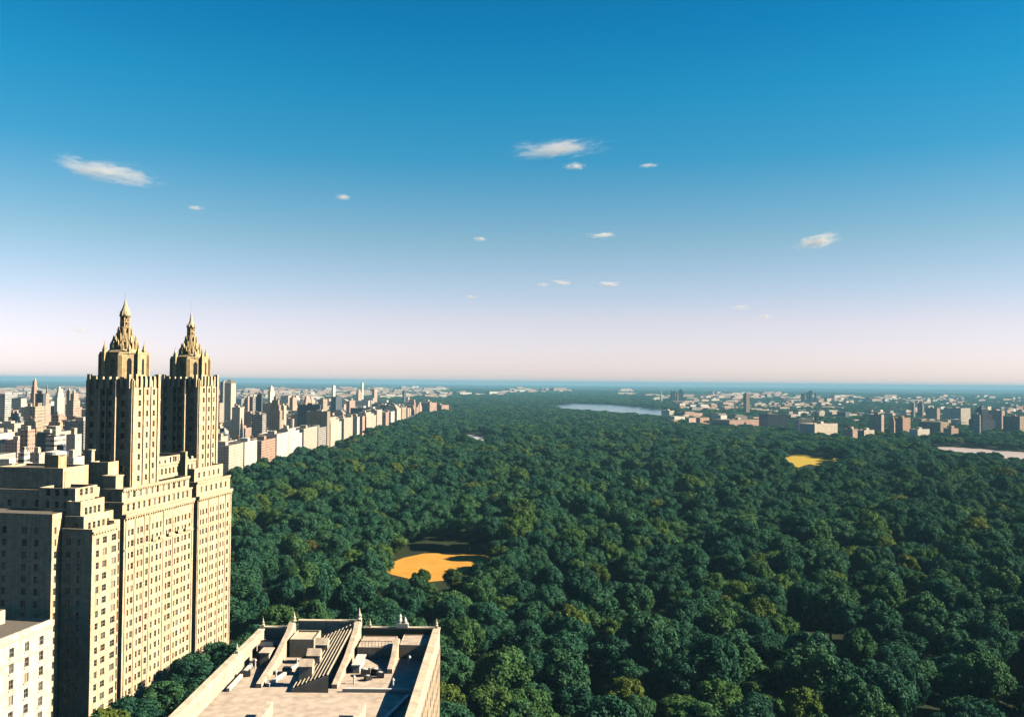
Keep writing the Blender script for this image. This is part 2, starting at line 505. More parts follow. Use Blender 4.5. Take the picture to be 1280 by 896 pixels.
def pane_bits(mb, w, h, glass=0, frame=1, off=None, rz=0.0, bars=True):
    """pane with frame; local x across, y outwards is -y"""
    off = Vector(off) if off is not None else Vector((0, 0, 0))
    ca, sa = math.cos(rz), math.sin(rz)
    def T(x, y, z): return (off.x + ca * x - sa * y, off.y + sa * x + ca * y, off.z + z)
    def bx(x0, x1, y0, y1, z0, z1, mi):
        n = len(mb.v)
        mb.v += [T(*p) for p in ((x0, y0, z0), (x1, y0, z0), (x1, y1, z0), (x0, y1, z0), (x0, y0, z1), (x1, y0, z1), (x1, y1, z1), (x0, y1, z1))]
        for fc in ((0, 3, 2, 1), (4, 5, 6, 7), (0, 1, 5, 4), (1, 2, 6, 5), (2, 3, 7, 6), (3, 0, 4, 7)):
            mb.f.append(tuple(n + i for i in fc)); mb.m.append(mi)
    if glass is not None:
        mb.quad(T(-w / 2 + 0.01, -0.012, 0.01), T(w / 2 - 0.01, -0.012, 0.01), T(w / 2 - 0.01, -0.012, h - 0.01), T(-w / 2 + 0.01, -0.012, h - 0.01), glass)
    if frame is not None:
        t = 0.09
        bx(-w / 2, -w / 2 + t, -0.10, 0, 0, h, frame); bx(w / 2 - t, w / 2, -0.10, 0, 0, h, frame)
        bx(-w / 2 + t, w / 2 - t, -0.10, 0, 0, t, frame); bx(-w / 2 + t, w / 2 - t, -0.10, 0, h - t, h, frame)
        if bars:
            bx(-w / 2 + t, w / 2 - t, -0.09, 0, h * 0.5 - 0.04, h * 0.5 + 0.04, frame)
            if w > 1.5: bx(-0.05, 0.05, -0.095, 0, t, h * 0.5 - 0.04, frame); bx(-0.05, 0.05, -0.095, 0, h * 0.5 + 0.04, h - t, frame)


def glass_pick(k=None):
    r = random.random()
    return M['glass_dark'] if r < 0.5 else (M['glass_grey'] if r < 0.8 else M['blind'])


OPENS = []            # every opening of the base, windows chosen later


def rows_down(ztop, zlow, step=3.55, h=2.0):
    r, z = [], ztop
    while z > zlow:
        r.append((z - h, z)); z -= step
    return r


def cols_at(cs, o=0.0):
    return [(c - w_ / 2 - o, c + w_ / 2 - o) for c, w_ in cs]


# --- wings (part 'wing' each)
ROWS = rows_down(62.9, 4)
# near east wing
mb = MB()
OPENS += wall(mb, (0, 0), (0, 1, 0), 13.0, 0, 65.5, cols_at([(2.7, 1.5), (6.2, 2.2), (10.9, 2.4)]), ROWS)
OPENS += wall(mb, (-9.75, 0), (1, 0, 0), 9.75, 0, 65.5, cols_at([(2.2, 1.6), (5.4, 1.0)]), ROWS, 0.3)
mb.quad((0, 13, 0), (-9.75, 13, 0), (-9.75, 13, 65.5), (0, 13, 65.5)); mb.quad((-9.75, 13, 0), (-9.75, 0, 0), (-9.75, 0, 65.5), (-9.75, 13, 65.5))
mb.box(-9.7, -0.05, 0.05, 12.95, 63.0, 64.6, 1, skip='bsewn')
for a in ((-9.75, 0.0, 0.0, 0.45), (-9.75, 0.0, 12.55, 13.0), (-0.45, 0.0, 0.452, 12.548), (-9.75, -9.3, 0.452, 12.548)):
    mb.box(a[0], a[1], a[2], a[3], 65.497, 65.9, 2)
    mb.box(a[0] + .002, a[1] - .002, a[2] + .002, a[3] - .002, 64.6, 65.497, 0)
mb.build('wing', S_MATS, BLD)
# recessed court wall between the near and middle wings, brown bay windows
mb = MB()
OP_BROWN = wall(mb, (-1.3, 13.0), (0, 1, 0), 3.2, 0, 66.5, [(0.35, 2.85)], rows_down(63.2, 4, 3.55, 2.7), 0.25)
mb.quad((0, 16.2, 0), (-1.3, 16.2, 0), (-1.3, 16.2, 66.5), (0, 16.2, 66.5)); mb.quad((-1.3, 13, 66.5), (-1.3, 16.2, 66.5), (-6, 16.2, 66.5), (-6, 13, 66.5))
mb.quad((-1.3, 13, 64), (-1.3, 13, 66.5), (-6, 13, 66.5), (-6, 13, 64))
mb.build('court_wall', [M['stone']], BLD)
# middle wing
mb = MB()
MIDC = [(18.9, 0.9), (20.9, 1.5), (24.1, 1.0), (26.1, 1.6), (29.4, 1.5), (32.6, 1.1), (35.4, 1.3), (37.6, 0.9), (41.4, 1.0), (43.5, 2.0), (47.0, 0.9), (49.0, 1.6), (51.8, 0.9), (53.9, 1.3), (56.7, 1.4)]
OPENS += wall(mb, (0, 16.2), (0, 1, 0), 43.3, 0, 67.8, cols_at(MIDC, 16.2), ROWS)
mb.quad((-22, 16.2, 60), (0, 16.2, 60), (0, 16.2, 67.8), (-22, 16.2, 67.8)); mb.quad((0, 59.5, 0), (-22, 59.5, 0), (-22, 59.5, 67.8), (0, 59.5, 67.8))
mb.quad((-22, 16.2, 67.8), (0, 16.2, 67.8), (0, 59.5, 67.8), (-22, 59.5, 67.8), 1)
mb.build('wing', S_MATS, BLD)
mb = MB()
OP_DARK = wall(mb, (-2.2, 59.5), (0, 1, 0), 3.0, 0, 66.5, [(0.4, 2.6)], rows_down(63.2, 4, 3.55, 2.6), 0.3)
mb.quad((0, 62.5, 0), (-2.2, 62.5, 0), (-2.2, 62.5, 66.5), (0, 62.5, 66.5)); mb.quad((-2.2, 59.5, 66.5), (-2.2, 62.5, 66.5), (-8, 62.5, 66.5), (-8, 59.5, 66.5))
mb.build('court_wall', [M['stone']], BLD)
# far wing
mb = MB()
FARC = [(64.7, 0.9), (66.7, 1.2), (69.2, 1.3), (72.4, 1.0), (74.2, 1.3), (77.2, 1.1), (80.2, 1.3), (82.5, 1.0), (86.0, 1.5)]
OPENS += wall(mb, (0, 62.5), (0, 1, 0), 26.5, 0, 67.8, cols_at(FARC, 62.5), ROWS)
mb.quad((0, 89, 0), (-22, 89, 0), (-22, 89, 67.8), (0, 89, 67.8)); mb.quad((-22, 62.5, 67.8), (0, 62.5, 67.8), (0, 89, 67.8), (-22, 89, 67.8), 1)
mb.quad((-22, 62.5, 60), (0, 62.5, 60), (0, 62.5, 67.8), (-22, 62.5, 67.8))
mb.build('wing', S_MATS, BLD)
# west wing, front in shade, a narrow light court between the wings
mb = MB()
OPENS_W = wall(mb, (-40, -3.3), (1, 0, 0), 29.4, 0, 70.4, cols_at([(5, 1.4), (9.5, 1.4), (14, 1.4), (20.5, 1.6), (24.4, 1.3)]), rows_down(66.5, 4))
OPENS_W += wall(mb, (-10.6, -3.3), (0, 1, 0), 33.3, 0, 70.4, cols_at([(1.5, 1.0), (10.5, 1.3), (15, 1.3)]), rows_down(66.5, 4))
mb.quad((-40, 30, 0), (-40, -3.3, 0), (-40, -3.3, 70.4), (-40, 30, 70.4)); mb.quad((-40, -3.3, 70.4), (-10.6, -3.3, 70.4), (-10.6, 30, 70.4), (-40, 30, 70.4), 1)
mb.build('wing', S_MATS, BLD)
mb = MB(); mb.box(-41, -21.9, 30.002, 88.9, 0, 67.2, 0, 1); mb.build('rear_block', S_MATS, BLD)

# --- stepped storeys above the cornice
def storey(x0, x1, y0, y1, z0, z1, cols_e, cols_s, wh=(0.9, 2.0), mats=None, name='setback_storey', parapet=0.9):
    mb = MB(); got = []
    r = [(z0 + wh[0], z0 + wh[0] + wh[1])] if z1 - z0 < 6.5 else [(z0 + wh[0], z0 + wh[0] + wh[1]), (z0 + wh[0] + 3.6, z0 + wh[0] + 3.6 + wh[1])]
    got += wall(mb, (x1, y0), (0, 1, 0), y1 - y0, z0, z1, cols_at(cols_e), r, 0.3)
    got += wall(mb, (x0, y0), (1, 0, 0), x1 - x0, z0, z1, cols_at(cols_s), r, 0.3)
    mb.quad((x1, y1, z0), (x0, y1, z0), (x0, y1, z1), (x1, y1, z1)); mb.quad((x0, y1, z0), (x0, y0, z0), (x0, y0, z1), (x0, y1, z1))
    t = 0.35; zi = z1 - parapet
    mb.quad((x0 + t, y0 + t, zi), (x1 - t, y0 + t, zi), (x1 - t, y1 - t, zi), (x0 + t, y1 - t, zi), 1)
    oo = [(x0, y0), (x1, y0), (x1, y1), (x0, y1)]; ii = [(x0 + t, y0 + t), (x1 - t, y0 + t), (x1 - t, y1 - t), (x0 + t, y1 - t)]
    for k in range(4):
        j = (k + 1) % 4
        mb.quad((*oo[k], z1), (*oo[j], z1), (*ii[j], z1), (*ii[k], z1)); mb.quad((*ii[j], zi), (*ii[k], zi), (*ii[k], z1), (*ii[j], z1))
    mb.build(name, mats or S_MATS, BLD)
    return got


def spaced(n, L, w_=1.3, m=1.6):
    return [(m + (L - 2 * m) * (i + 0.5) / n, w_) for i in range(n)]


OPENS += storey(-9.6, -3.4, 0.9, 15.7, 64.4, 69.4, spaced(5, 14.8), spaced(2, 6.2))
OPENS += storey(-9.5, -5.0, 1.6, 13.4, 68.0, 73.6, spaced(4, 11.8), [], (1.4, 2.2))
OPENS += storey(-20.0, -8.0, 3.4, 14.2, 70.3, 77.2, spaced(3, 10.8), spaced(3, 12))
OPENS += storey(-21.9, -0.7, 16.3, 59.3, 67.7, 71.6, spaced(13, 43), [], (0.8, 2.2))
OPENS += storey(-21.8, -1.6, 17.4, 58.9, 71.4, 75.6, spaced(11, 41.5, 1.5), spaced(3, 20), (0.9, 2.3))
OPENS += storey(-21.0, -6.9, 47.0, 73.6, 75.3, 80.6, spaced(9, 26.6, 1.2), [], (1.4, 2.1))
OPENS += storey(-20.0, -9.0, 51.0, 69.0, 80.2, 82.6, [], [])
OPENS += storey(-21.9, -0.6, 62.6, 88.8, 67.7, 73.0, spaced(6, 26), [], (1.2, 2.2))
OPENS += storey(-21.5, -2.4, 64.2, 86.4, 72.8, 77.6, spaced(5, 22), [], (1.2, 2.0))
OPENS += storey(-40.2, -9.2, 6.0, 29.9, 70.2, 76.2, spaced(4, 23.9), spaced(6, 31))
mb = MB(); mb.parapet_box(-39.0, -16.9, 10.2, 23.0, 76.0, 82.4, 0, 1, 0.4, 0.7)
mb.box(-16.9, -16.7, 11, 22, 76.2, 81.4, 2, skip='w'); mb.build('penthouse', S_MATS, BLD)
mb = MB(); mb.box(-26, -21.2, 14, 18, 81.6, 86.0); mb.build('stair_bulkhead', [M['stone_gold']], BLD)
mb = MB(); mb.prism(-23.6, 16, 3.1, 3.1, 86.02, 86.9, 20); mb.prism(-23.6, 16, 3.1, 0.3, 86.902, 87.4, 20)
mb.build('roof_tank', [M['white_metal']], BLD)
mb = MB(); mb.parapet_box(-17, -10.6, 23.8, 29.6, 75.0, 83.2, 0, 1, 0.4, 0.6); mb.build('stair_bulkhead', S_MATS, BLD)
mb = MB(); mb.box(-18.6, -17.2, 25.0, 26.6, 75.2, 86.6); mb.box(-18.8, -17.0, 24.8, 26.8, 86.6, 87.0); mb.build('chimney', [M['stone_pale']], BLD)
mb = MB(); mb.box(-8.9, -4.2, 18, 22, 75.0, 79.2); mb.box(-9.0, -4.0, 17.8, 22.2, 79.2, 79.6); mb.build('stair_bulkhead', [M['stone']], BLD)
mb = MB(); mb.box(-6.4, -4.2, 61.0, 62.3, 66.4, 84.0); mb.build('chimney', [M['stone_gold']], BLD)
# cornices and string courses
def cornice(x1, y0, y1, z, out=0.55, h=0.7, dent=True):
    mb = MB(); mb.box(x1 + 0.002, x1 + out, y0 - 0.1, y1 + 0.1, z - h * 0.5, z + h * 0.5)
    mb.box(x1 + 0.002, x1 + out * 0.6, y0, y1, z - h, z - h * 0.5 - 0.002)
    if dent:
        n = int((y1 - y0) / 1.4)
        for k in range(n):
            y = y0 + (k + 0.3) * (y1 - y0) / n
            mb.box(x1 + 0.002, x1 + out * 0.85, y, y + 0.5, z - h * 1.6, z - h - 0.002)
    mb.build('cornice', [M['stone_trim']], BLD)
cornice(0, 0.1, 12.9, 64.9, 0.45, 0.5); cornice(0, 16.3, 59.4, 67.5, 0.7, 0.9); cornice(0, 62.6, 88.9, 67.5, 0.7, 0.9)
cornice(-0.7, 16.4, 59.2, 71.4, 0.4, 0.5, False); cornice(-1.6, 17.5, 58.8, 75.4, 0.5, 0.6); cornice(-0.6, 62.7, 88.7, 72.8, 0.4, 0.5, False)
cornice(-6.9, 47.2, 73.4, 80.3, 0.4, 0.5, False); cornice(0, 16.4, 59.3, 56.9, 0.3, 0.35, False); cornice(0, 62.7, 88.8, 56.9, 0.25, 0.3, False)
# shallow pilasters up the middle and far wings, balconettes below the cornice
for y in (17.4, 22.5, 27.8, 31.1, 39.5, 45.6, 58.6, 63.3, 70.8, 78.7, 84.3, 88.3):
    mb = MB(); mb.box(0.002, 0.22, y - 0.35, y + 0.35, 0, 66.5); mb.build('pilaster', [M['stone']], BLD)
for y, L in ((33.0, 3.0), (37.0, 2.4), (43.0, 3.4), (49.0, 3.2), (54.8, 4.6)):
    mb = MB(); mb.box(0.002, 0.95, y - L / 2, y + L / 2, 60.9 - 3.55, 61.1 - 3.55)
    mb.box(0.80, 0.94, y - L / 2, y + L / 2, 61.102 - 3.55, 61.95 - 3.55)
    mb.build('balcony', [M['stone_trim']], BLD)
# pediment ornament on the roof between the towers
for k in range(7):
    mb = MB(); mb.box(-7.6, -7.0, 49 + k * 3.6, 50.2 + k * 3.6, 80.6, 81.6 + (0.8 if k in (2, 3, 4) else 0))
    mb.build('roof_ornament', [M['stone_pale']], BLD)


# --- towers
def tower(x1, y0, s, z0, z1, k, needle):
    t = bpy.data.objects.new('tower', None); t.empty_display_size = 1; COL.objects.link(t); t.parent = BLD
    t.location = (x1, y0, 0)
    mb = MB()
    rows = rows_down(z1 - 3.6, z0 + 0.8, 3.55, 1.9)
    ce = [(s * 0.27, 1.5), (s * 0.55, 1.3), (s * 0.80, 1.3)]
    cs = [(s * 0.12, 1.3), (s * 0.37, 1.2), (s * 0.52, 1.2), (s * 0.80, 1.5)]
    op = wall(mb, (0, 0), (0, 1, 0), s, z0, z1, cols_at(ce), rows, 0.4) + wall(mb, (-s, 0), (1, 0, 0), s, z0, z1, cols_at(cs), rows, 0.4)
    mb.quad((0, s, z0), (-s, s, z0), (-s, s, z1), (0, s, z1)); mb.quad((-s, s, z0), (-s, 0, z0), (-s, 0, z1), (-s, s, z1))
    mb.quad((-s, 0, z1), (0, 0, z1), (0, s, z1), (-s, s, z1), 1)
    mb.build('shaft', S_MATS, t)
    for c, rz, w_, h in op:
        m = MB(); pane_bits(m, w_, h)
        o = m.build('window', [glass_pick(), M['frame']], t, c); o.rotation_euler.z = rz
    # piers
    def pier(*b):
        m = MB(); m.box(*b); m.build('pilaster', [M['stone']], t)
    pier(0.003, 0.45, 0.0, s * 0.155, z0, z1 - 0.6); pier(0.003, 0.40, s * 0.385, s * 0.44, z0, z1 - 0.6); pier(0.003, 0.40, s * 0.66, s * 0.71, z0, z1 - 0.6); pier(0.003, 0.45, s * 0.92, s, z0, z1 - 0.6)
    pier(-s * 0.375, -s * 0.31, -1.5, -0.003, z0, z1 - 0.8); pier(-s * 0.715, -s * 0.67, -0.75, -0.003, z0, z1 - 1.5)
    pier(-s * 0.575, -s * 0.545, -0.55, -0.003, z0 + 4, z1 - 1.5); pier(-s * 0.09, 0.0, -0.35, -0.003, z0, z1 - 0.7); pier(-s, -s * 0.93, -0.35, -0.003, z0, z1 - 0.7)
    # battlement
    m = MB()
    for i in range(6):
        y = s * (i + 0.5) / 6
        m.box(-0.3, 0.75, y - 0.55, y + 0.55, z1 - 2.6, z1 + (1.5 if i in (0, 5) else 0.9)); m.box(-s - 0.5, -s + 0.3, y - 0.5, y + 0.5, z1 - 2.6, z1 + 0.9)
    for i in range(7):
        x = -s * (i + 0.5) / 7
        h = 1.4 if i in (0, 6) else 0.6
        m.box(x - 0.5, x + 0.5, -0.85, 0.3, z1 - 3.2, z1 + h); m.box(x - 0.5, x + 0.5, s - 0.3, s + 0.5, z1 - 2.2, z1 + h)
    m.build('battlement', [M['stone_trim']], t)
    # octagonal crown block
    cx, cy = -s / 2, s / 2
    d = s * 0.83 / 2 / math.cos(PI / 8)
    za, zb = z1 - 0.2, z1 + 8.3 * k
    m = MB(); m.prism(cx, cy, d, d, za, zb, 8, PI / 8)
    m.prism(cx, cy, d * 1.03, d * 1.03, zb, zb + 0.5, 8, PI / 8); m.prism(cx, cy, d * 0.8, d * 0.62, zb + 0.5, zb + 1.5, 8, PI / 8)
    for i in range(8):
        a = PI / 8 + i * PI / 4
        px, py = cx + d * math.cos(a), cy + d * math.sin(a)
        m.prism(px, py, 0.95, 0.95, za, zb - 0.6 + 1.0 * (i % 2), 4, a + PI / 4); m.prism(px, py, 0.95, 0.35, zb - 0.6 + 1.0 * (i % 2), zb + 0.7 + 1.0 * (i % 2), 4, a + PI / 4)
    m.build('crown_block', [M['stone_gold']], t)
    for i in range(8):                 # tall dark niches in the crown faces, arched
        m = MB()
        a = i * PI / 4
        r = d * math.cos(PI / 8)
        tx, ty = -math.sin(a), math.cos(a)
        for sgn, wd in ((0, 0.75),):
            bx_, by_ = cx + (r + 0.03) * math.cos(a), cy + (r + 0.03) * math.sin(a)
            pts = [(-wd, za + 1.6), (wd, za + 1.6), (wd, zb - 2.4), (wd * 0.6, zb - 1.7), (0, zb - 1.4), (-wd * 0.6, zb - 1.7), (-wd, zb - 2.4)]
            m.poly([(bx_ + tx * p, by_ + ty * p, q) for p, q in pts])
        m.build('niche', [M['glass_dark']], t)
    # pinnacles on the crown block
    for i in range(4):
        a = PI / 4 + i * PI / 2
        px, py = cx + d * 0.86 * math.cos(a), cy + d * 0.86 * math.sin(a)
        m = MB(); m.prism(px, py, 0.8, 0.8, zb - 0.1, zb + 1.3 * k, 6); m.lathe(px, py, [(0.9, zb + 1.3 * k), (0.6, zb + 1.9 * k), (0.45, zb + 2.4 * k), (0.12, zb + 3.3 * k), (0.05, zb + 4.6 * k)], 6)
        m.build('pinnacle', [M['stone_gold']], t)
    # second tier: a drum hedged with stepped fins
    zc = zb + 4.6 * k
    m = MB(); m.prism(cx, cy, 2.9 * k, 2.6 * k, zb, zc, 8, PI / 8); m.prism(cx, cy, 2.0 * k, 1.8 * k, zc, zc + 4.2 * k, 8, PI / 8)
    m.prism(cx, cy, 3.0 * k, 2.9 * k, zc - 0.5, zc - 0.1, 8, PI / 8)
    for i in range(8):
        a = i * PI / 4 + PI / 8
        for rr, hh, ww in ((4.25 * k, 3.0 * k, 0.50), (3.45 * k, 5.2 * k, 0.42), (2.1 * k, 8.0 * k, 0.36)):
            px, py = cx + rr * math.cos(a), cy + rr * math.sin(a)
            m.prism(px, py, ww * 1.2, ww * 1.1, zb, zb + hh, 4, a + PI / 4); m.prism(px, py, ww * 1.1, 0.08, zb + hh, zb + hh + 1.1 * k, 4, a + PI / 4)
        a = i * PI / 4
        for rr, hh, ww in ((3.9 * k, 4.0 * k, 0.34), (2.6 * k, 6.3 * k, 0.30)):
            px, py = cx + rr * math.cos(a), cy + rr * math.sin(a)
            m.prism(px, py, ww * 1.2, ww * 1.2, zb, zb + hh, 4, a + PI / 4); m.prism(px, py, ww * 1.2, 0.06, zb + hh, zb + hh + 0.9 * k, 4, a + PI / 4)
    m.build('buttress_tier', [M['stone_gold']], t)
    # open lantern
    zd = zb + 8.8 * k; ze = zd + 3.7 * k
    m = MB(); m.prism(cx, cy, 1.95 * k, 1.95 * k, zd - 0.1, zd + 0.35, 12); m.prism(cx, cy, 0.7 * k, 0.7 * k, zd + 0.35, ze, 8)
    for i in range(8):
        a = i * PI / 4 + PI / 8
        m.prism(cx + 1.35 * k * math.cos(a), cy + 1.35 * k * math.sin(a), 0.30 * k, 0.26 * k, zd + 0.35, ze, 6)
    m.prism(cx, cy, 1.65 * k, 1.95 * k, ze, ze + 0.35 * k, 12); m.prism(cx, cy, 1.6 * k, 1.55 * k, zd + 1.8 * k, zd + 2.1 * k, 12)
    m.build('lantern', [M['stone_gold']], t)
    m = MB(); zf = ze + 0.35 * k
    if not needle:
        m.lathe(cx, cy, [(1.65 * k, zf), (1.75 * k, zf + 0.5 * k), (1.6 * k, zf + 1.2 * k), (1.15 * k, zf + 2.2 * k), (0.75 * k, zf + 3.2 * k), (0.42 * k, zf + 4.3 * k), (0.2 * k, zf + 5.3 * k), (0.09, zf + 6.2 * k), (0.05, zf + 8.4 * k)], 12)
    else:
        m.lathe(cx, cy, [(1.5 * k, zf), (1.45 * k, zf + 0.7 * k), (1.05 * k, zf + 1.3 * k), (0.75 * k, zf + 2.3 * k), (0.42 * k, zf + 4.2 * k), (0.12, zf + 6.6 * k), (0.07, zf + 10.5 * k)], 12)
    for i in range(8):
        a = i * PI / 4
        m.prism(cx + 1.62 * k * math.cos(a), cy + 1.62 * k * math.sin(a), 0.26, 0.04, ze + 0.2, zf + 1.5 * k, 5)
    m.build('spire', [M['stone_trim']], t)
    return t


tower(-6.7, 30.4, 16.4, 66.0, 110.0, 1.0, False)
tower(-6.7, 74.4, 15.0, 66.0, 110.3, 0.93, True)

# --- windows of the base: the hundred that show largest are parts, the rest one part
def px_of(c):
    X, Y = b2w(c.x, c.y)
    return project(X, Y, c.z)


vis = []
for op in OPENS + OPENS_W:
    p = px_of(op[0])
    east = abs(op[1] - PI / 2) < 0.1
    ok = p is not None and p[1] < 806 and p[0] > 26
    vis.append((op[2] * op[3] * (0.5 if east else 0.05) / (OY + op[0].y) ** 2 if ok else 0, op))
vis.sort(key=lambda q: -q[0])
for sc_, (c, rz, w_, h) in vis[:100]:
    m = MB(); pane_bits(m, w_, h, None, 0)
    o = m.build('window', [M['frame']], BLD, c); o.rotation_euler.z = rz
    m = MB(); pane_bits(m, w_, h, 0, None); p = m.build('pane', [glass_pick()], o)
m = MB()
for sc_, (c, rz, w_, h) in vis[100:]:
    g = random.choice((0, 0, 0, 1, 1, 2))
    pane_bits(m, w_, h, g, 3, c, rz, bars=True)
for c, rz, w_, h in OP_BROWN + OP_DARK:
    pane_bits(m, w_, h, 4 if random.random() < 0.75 else 0, 4, c, rz)
tag(m.build('windows', [M['glass_dark'], M['glass_grey'], M['blind'], M['frame'], M['brown_panel']], BLD), kind='stuff')

# ------------------------------------------------------------------ the ornate roof below the camera
ROOF = empty('ornate_roof_building', (-30.5, 140, 0))
tag(ROOF, 'beige building seen from above with gabled parapet walls and sunken roof terraces', 'building')
RX = -30.5; RY = 140.0
def rb(mb, x0, x1, y0, y1, z0, z1, mi=0, **k): mb.box(x0 - RX, x1 - RX, y0 - RY, y1 - RY, z0, z1, mi, **k)
mb = MB(); rb(mb, -47.6, -13.2, 100, 177.0, 0, 59.6, 0, top=1); mb.build('wall', [FAC['tan'], M['gravel_roof']], ROOF)
def para(x0, x1, y0, y1, z0, z1, name='parapet', mat='beige_render', cap=0.25):
    mb = MB(); rb(mb, x0, x1, y0, y1, z0, z1); rb(mb, x0 - 0.12, x1 + 0.12, y0 - 0.12, y1 + 0.12, z1, z1 + cap, 1)
    return mb.build(name, [M[mat], M['stone_pale']], ROOF)
para(-47.5, -46.6, 100, 176.0, 59.62, 62.6); para(-47.5, -41.9, 176.1, 176.9, 59.62, 62.9)
para(-40.1, -29.4, 176.1, 176.9, 59.62, 64.2); para(-27.7, -14.5, 176.1, 176.9, 59.62, 63.0, mat='parapet_shade')
para(-14.4, -13.3, 100, 176.9, 59.62, 62.9)
# gable walls running back to front, with stepped tops
def gable(x, y0, y1, zlo, zhi, peak):
    mb = MB(); x0, x1 = x - 0.45 - RX, x + 0.45 - RX
    pr = [(y0, 59.62), (y1, 59.62), (y1, zhi), (peak + 2.2, zhi), (peak, zhi + 0.9), (peak - 2.2, zhi - 0.2), (y0 + (peak - y0) * 0.5, zlo + (zhi - zlo) * 0.35), (y0, zlo)]
    pr = [(a - RY, b) for a, b in pr]
    mb.poly([(x1, a, b) for a, b in pr]); mb.poly([(x0, a, b) for a, b in reversed(pr)])
    for i in range(len(pr)):
        a, b = pr[i], pr[(i + 1) % len(pr)]
        mb.quad((x0, a[0], a[1]), (x0, b[0], b[1]), (x1, b[0], b[1]), (x1, a[0], a[1]))
    mb.build('gable_wall', [M['beige_render']], ROOF)
gable(-41.0, 152, 176.9, 60.3, 63.7, 174.0); gable(-28.6, 152, 176.9, 60.3, 64.0, 174.0); gable(-20.6, 160, 171.0, 60.4, 62.3, 169)
gable(-36.0, 112, 140, 60.3, 61.6, 130); gable(-22.0, 104, 140, 60.3, 61.6, 128)
def finial(x, y, z, s=1.0):
    mb = MB(); X, Y = x - RX, y - RY
    mb.prism(X, Y, 0.55 * s, 0.5 * s, z, z + 0.7 * s, 4, PI / 4); mb.lathe(X, Y, [(0.55 * s, z + 0.7 * s), (0.3 * s, z + 0.95 * s), (0.42 * s, z + 1.3 * s), (0.2 * s, z + 1.7 * s), (0.04, z + 2.6 * s)], 8)
    mb.build('finial', [M['stone_pale']], ROOF)
finial(-41.0, 176.3, 63.7, 0.9); finial(-28.6, 176.3, 64.0, 1.1); finial(-26.6, 176.5, 63.2, 0.6); finial(-46.9, 176.3, 63.0, 0.7); finial(-13.9, 176.3, 63.1, 0.7); finial(-47.0, 160, 62.8, 0.7)
# statue-like chimney ornament on the back parapet
mb = MB(); X, Y = -20.4 - RX, 176.4 - RY
mb.box(X - 1.1, X + 1.1, Y - 0.5, Y + 0.5, 63.2, 64.0); mb.lathe(X - 0.45, Y, [(0.4, 64.0), (0.5, 64.5), (0.28, 65.0), (0.33, 65.3), (0.1, 65.7)], 8); mb.lathe(X + 0.5, Y, [(0.35, 64.0), (0.42, 64.4), (0.2, 64.9), (0.05, 65.2)], 8)
mb.build('roof_ornament', [M['white_metal']], ROOF)
# penthouse block with the shaded front
mb = MB(); mb.parapet_box(-40.0 - RX, -35.6 - RX, 168.8 - RY, 175.0 - RY, 59.62, 62.9, 0, 1, 0.2, 0.3)
mb.build('penthouse', [M['beige_render'], M['stone_pale']], ROOF)
mb = MB(); rb(mb, -45.6, -43.0, 168, 171, 59.62, 61.8); mb.build('vent_shaft', [M['dark_metal']], ROOF)
mb = MB(); rb(mb, -46.4, -42.0, 171.5, 175.6, 59.62, 61.0); mb.build('roof_terrace', [M['roof_pale']], ROOF)
# seamed lean-to roof between penthouse and gable
mb = MB()
mb.poly([(-35.2 - RX, 150 - RY, 60.0), (-29.2 - RX, 150 - RY, 62.4), (-29.2 - RX, 175.8 - RY, 64.0), (-35.2 - RX, 175.8 - RY, 61.4)])
mb.quad((-35.2 - RX, 150 - RY, 59.6), (-29.2 - RX, 150 - RY, 59.6), (-29.2 - RX, 150 - RY, 62.4), (-35.2 - RX, 150 - RY, 60.0))
mb.quad((-35.2 - RX, 175.8 - RY, 59.6), (-35.2 - RX, 150 - RY, 59.6), (-35.2 - RX, 150 - RY, 60.0), (-35.2 - RX, 175.8 - RY, 61.4))
for i in range(9):
    x = -34.9 + i * 0.68; f = (x + 35.2) / 6.0
    mb.beam((x - RX, 150.1 - RY, 60.12 + 2.4 * f), (x - RX, 175.7 - RY, 61.52 + 2.6 * f), 0.16, 0.3, 1)
mb.build('lean_to_roof', [M['roof_pale'], M['stone_pale']], ROOF)
for y in (153.5, 159.5, 166.0):
    mb = MB(); X = -33.6 - RX; Y = y - RY
    mb.box(X - 1.0, X + 1.2, Y - 0.9, Y + 0.9, 60.4, 63.0); mb.poly([(X + 1.25, Y - 1.1, 63.0), (X + 1.25, Y + 1.1, 63.0), (X + 1.25, Y, 64.0)]); mb.poly([(X - 1.1, Y + 1.1, 63.0), (X - 1.1, Y - 1.1, 63.0), (X - 1.1, Y, 64.0)])
    mb.quad((X - 1.1, Y - 1.1, 63.0), (X + 1.25, Y - 1.1, 63.0), (X + 1.25, Y, 64.0), (X - 1.1, Y, 64.0)); mb.quad((X + 1.25, Y + 1.1, 63.0), (X - 1.1, Y + 1.1, 63.0), (X - 1.1, Y, 64.0), (X + 1.25, Y, 64.0))
    mb.build('dormer', [M['beige_render']], ROOF)
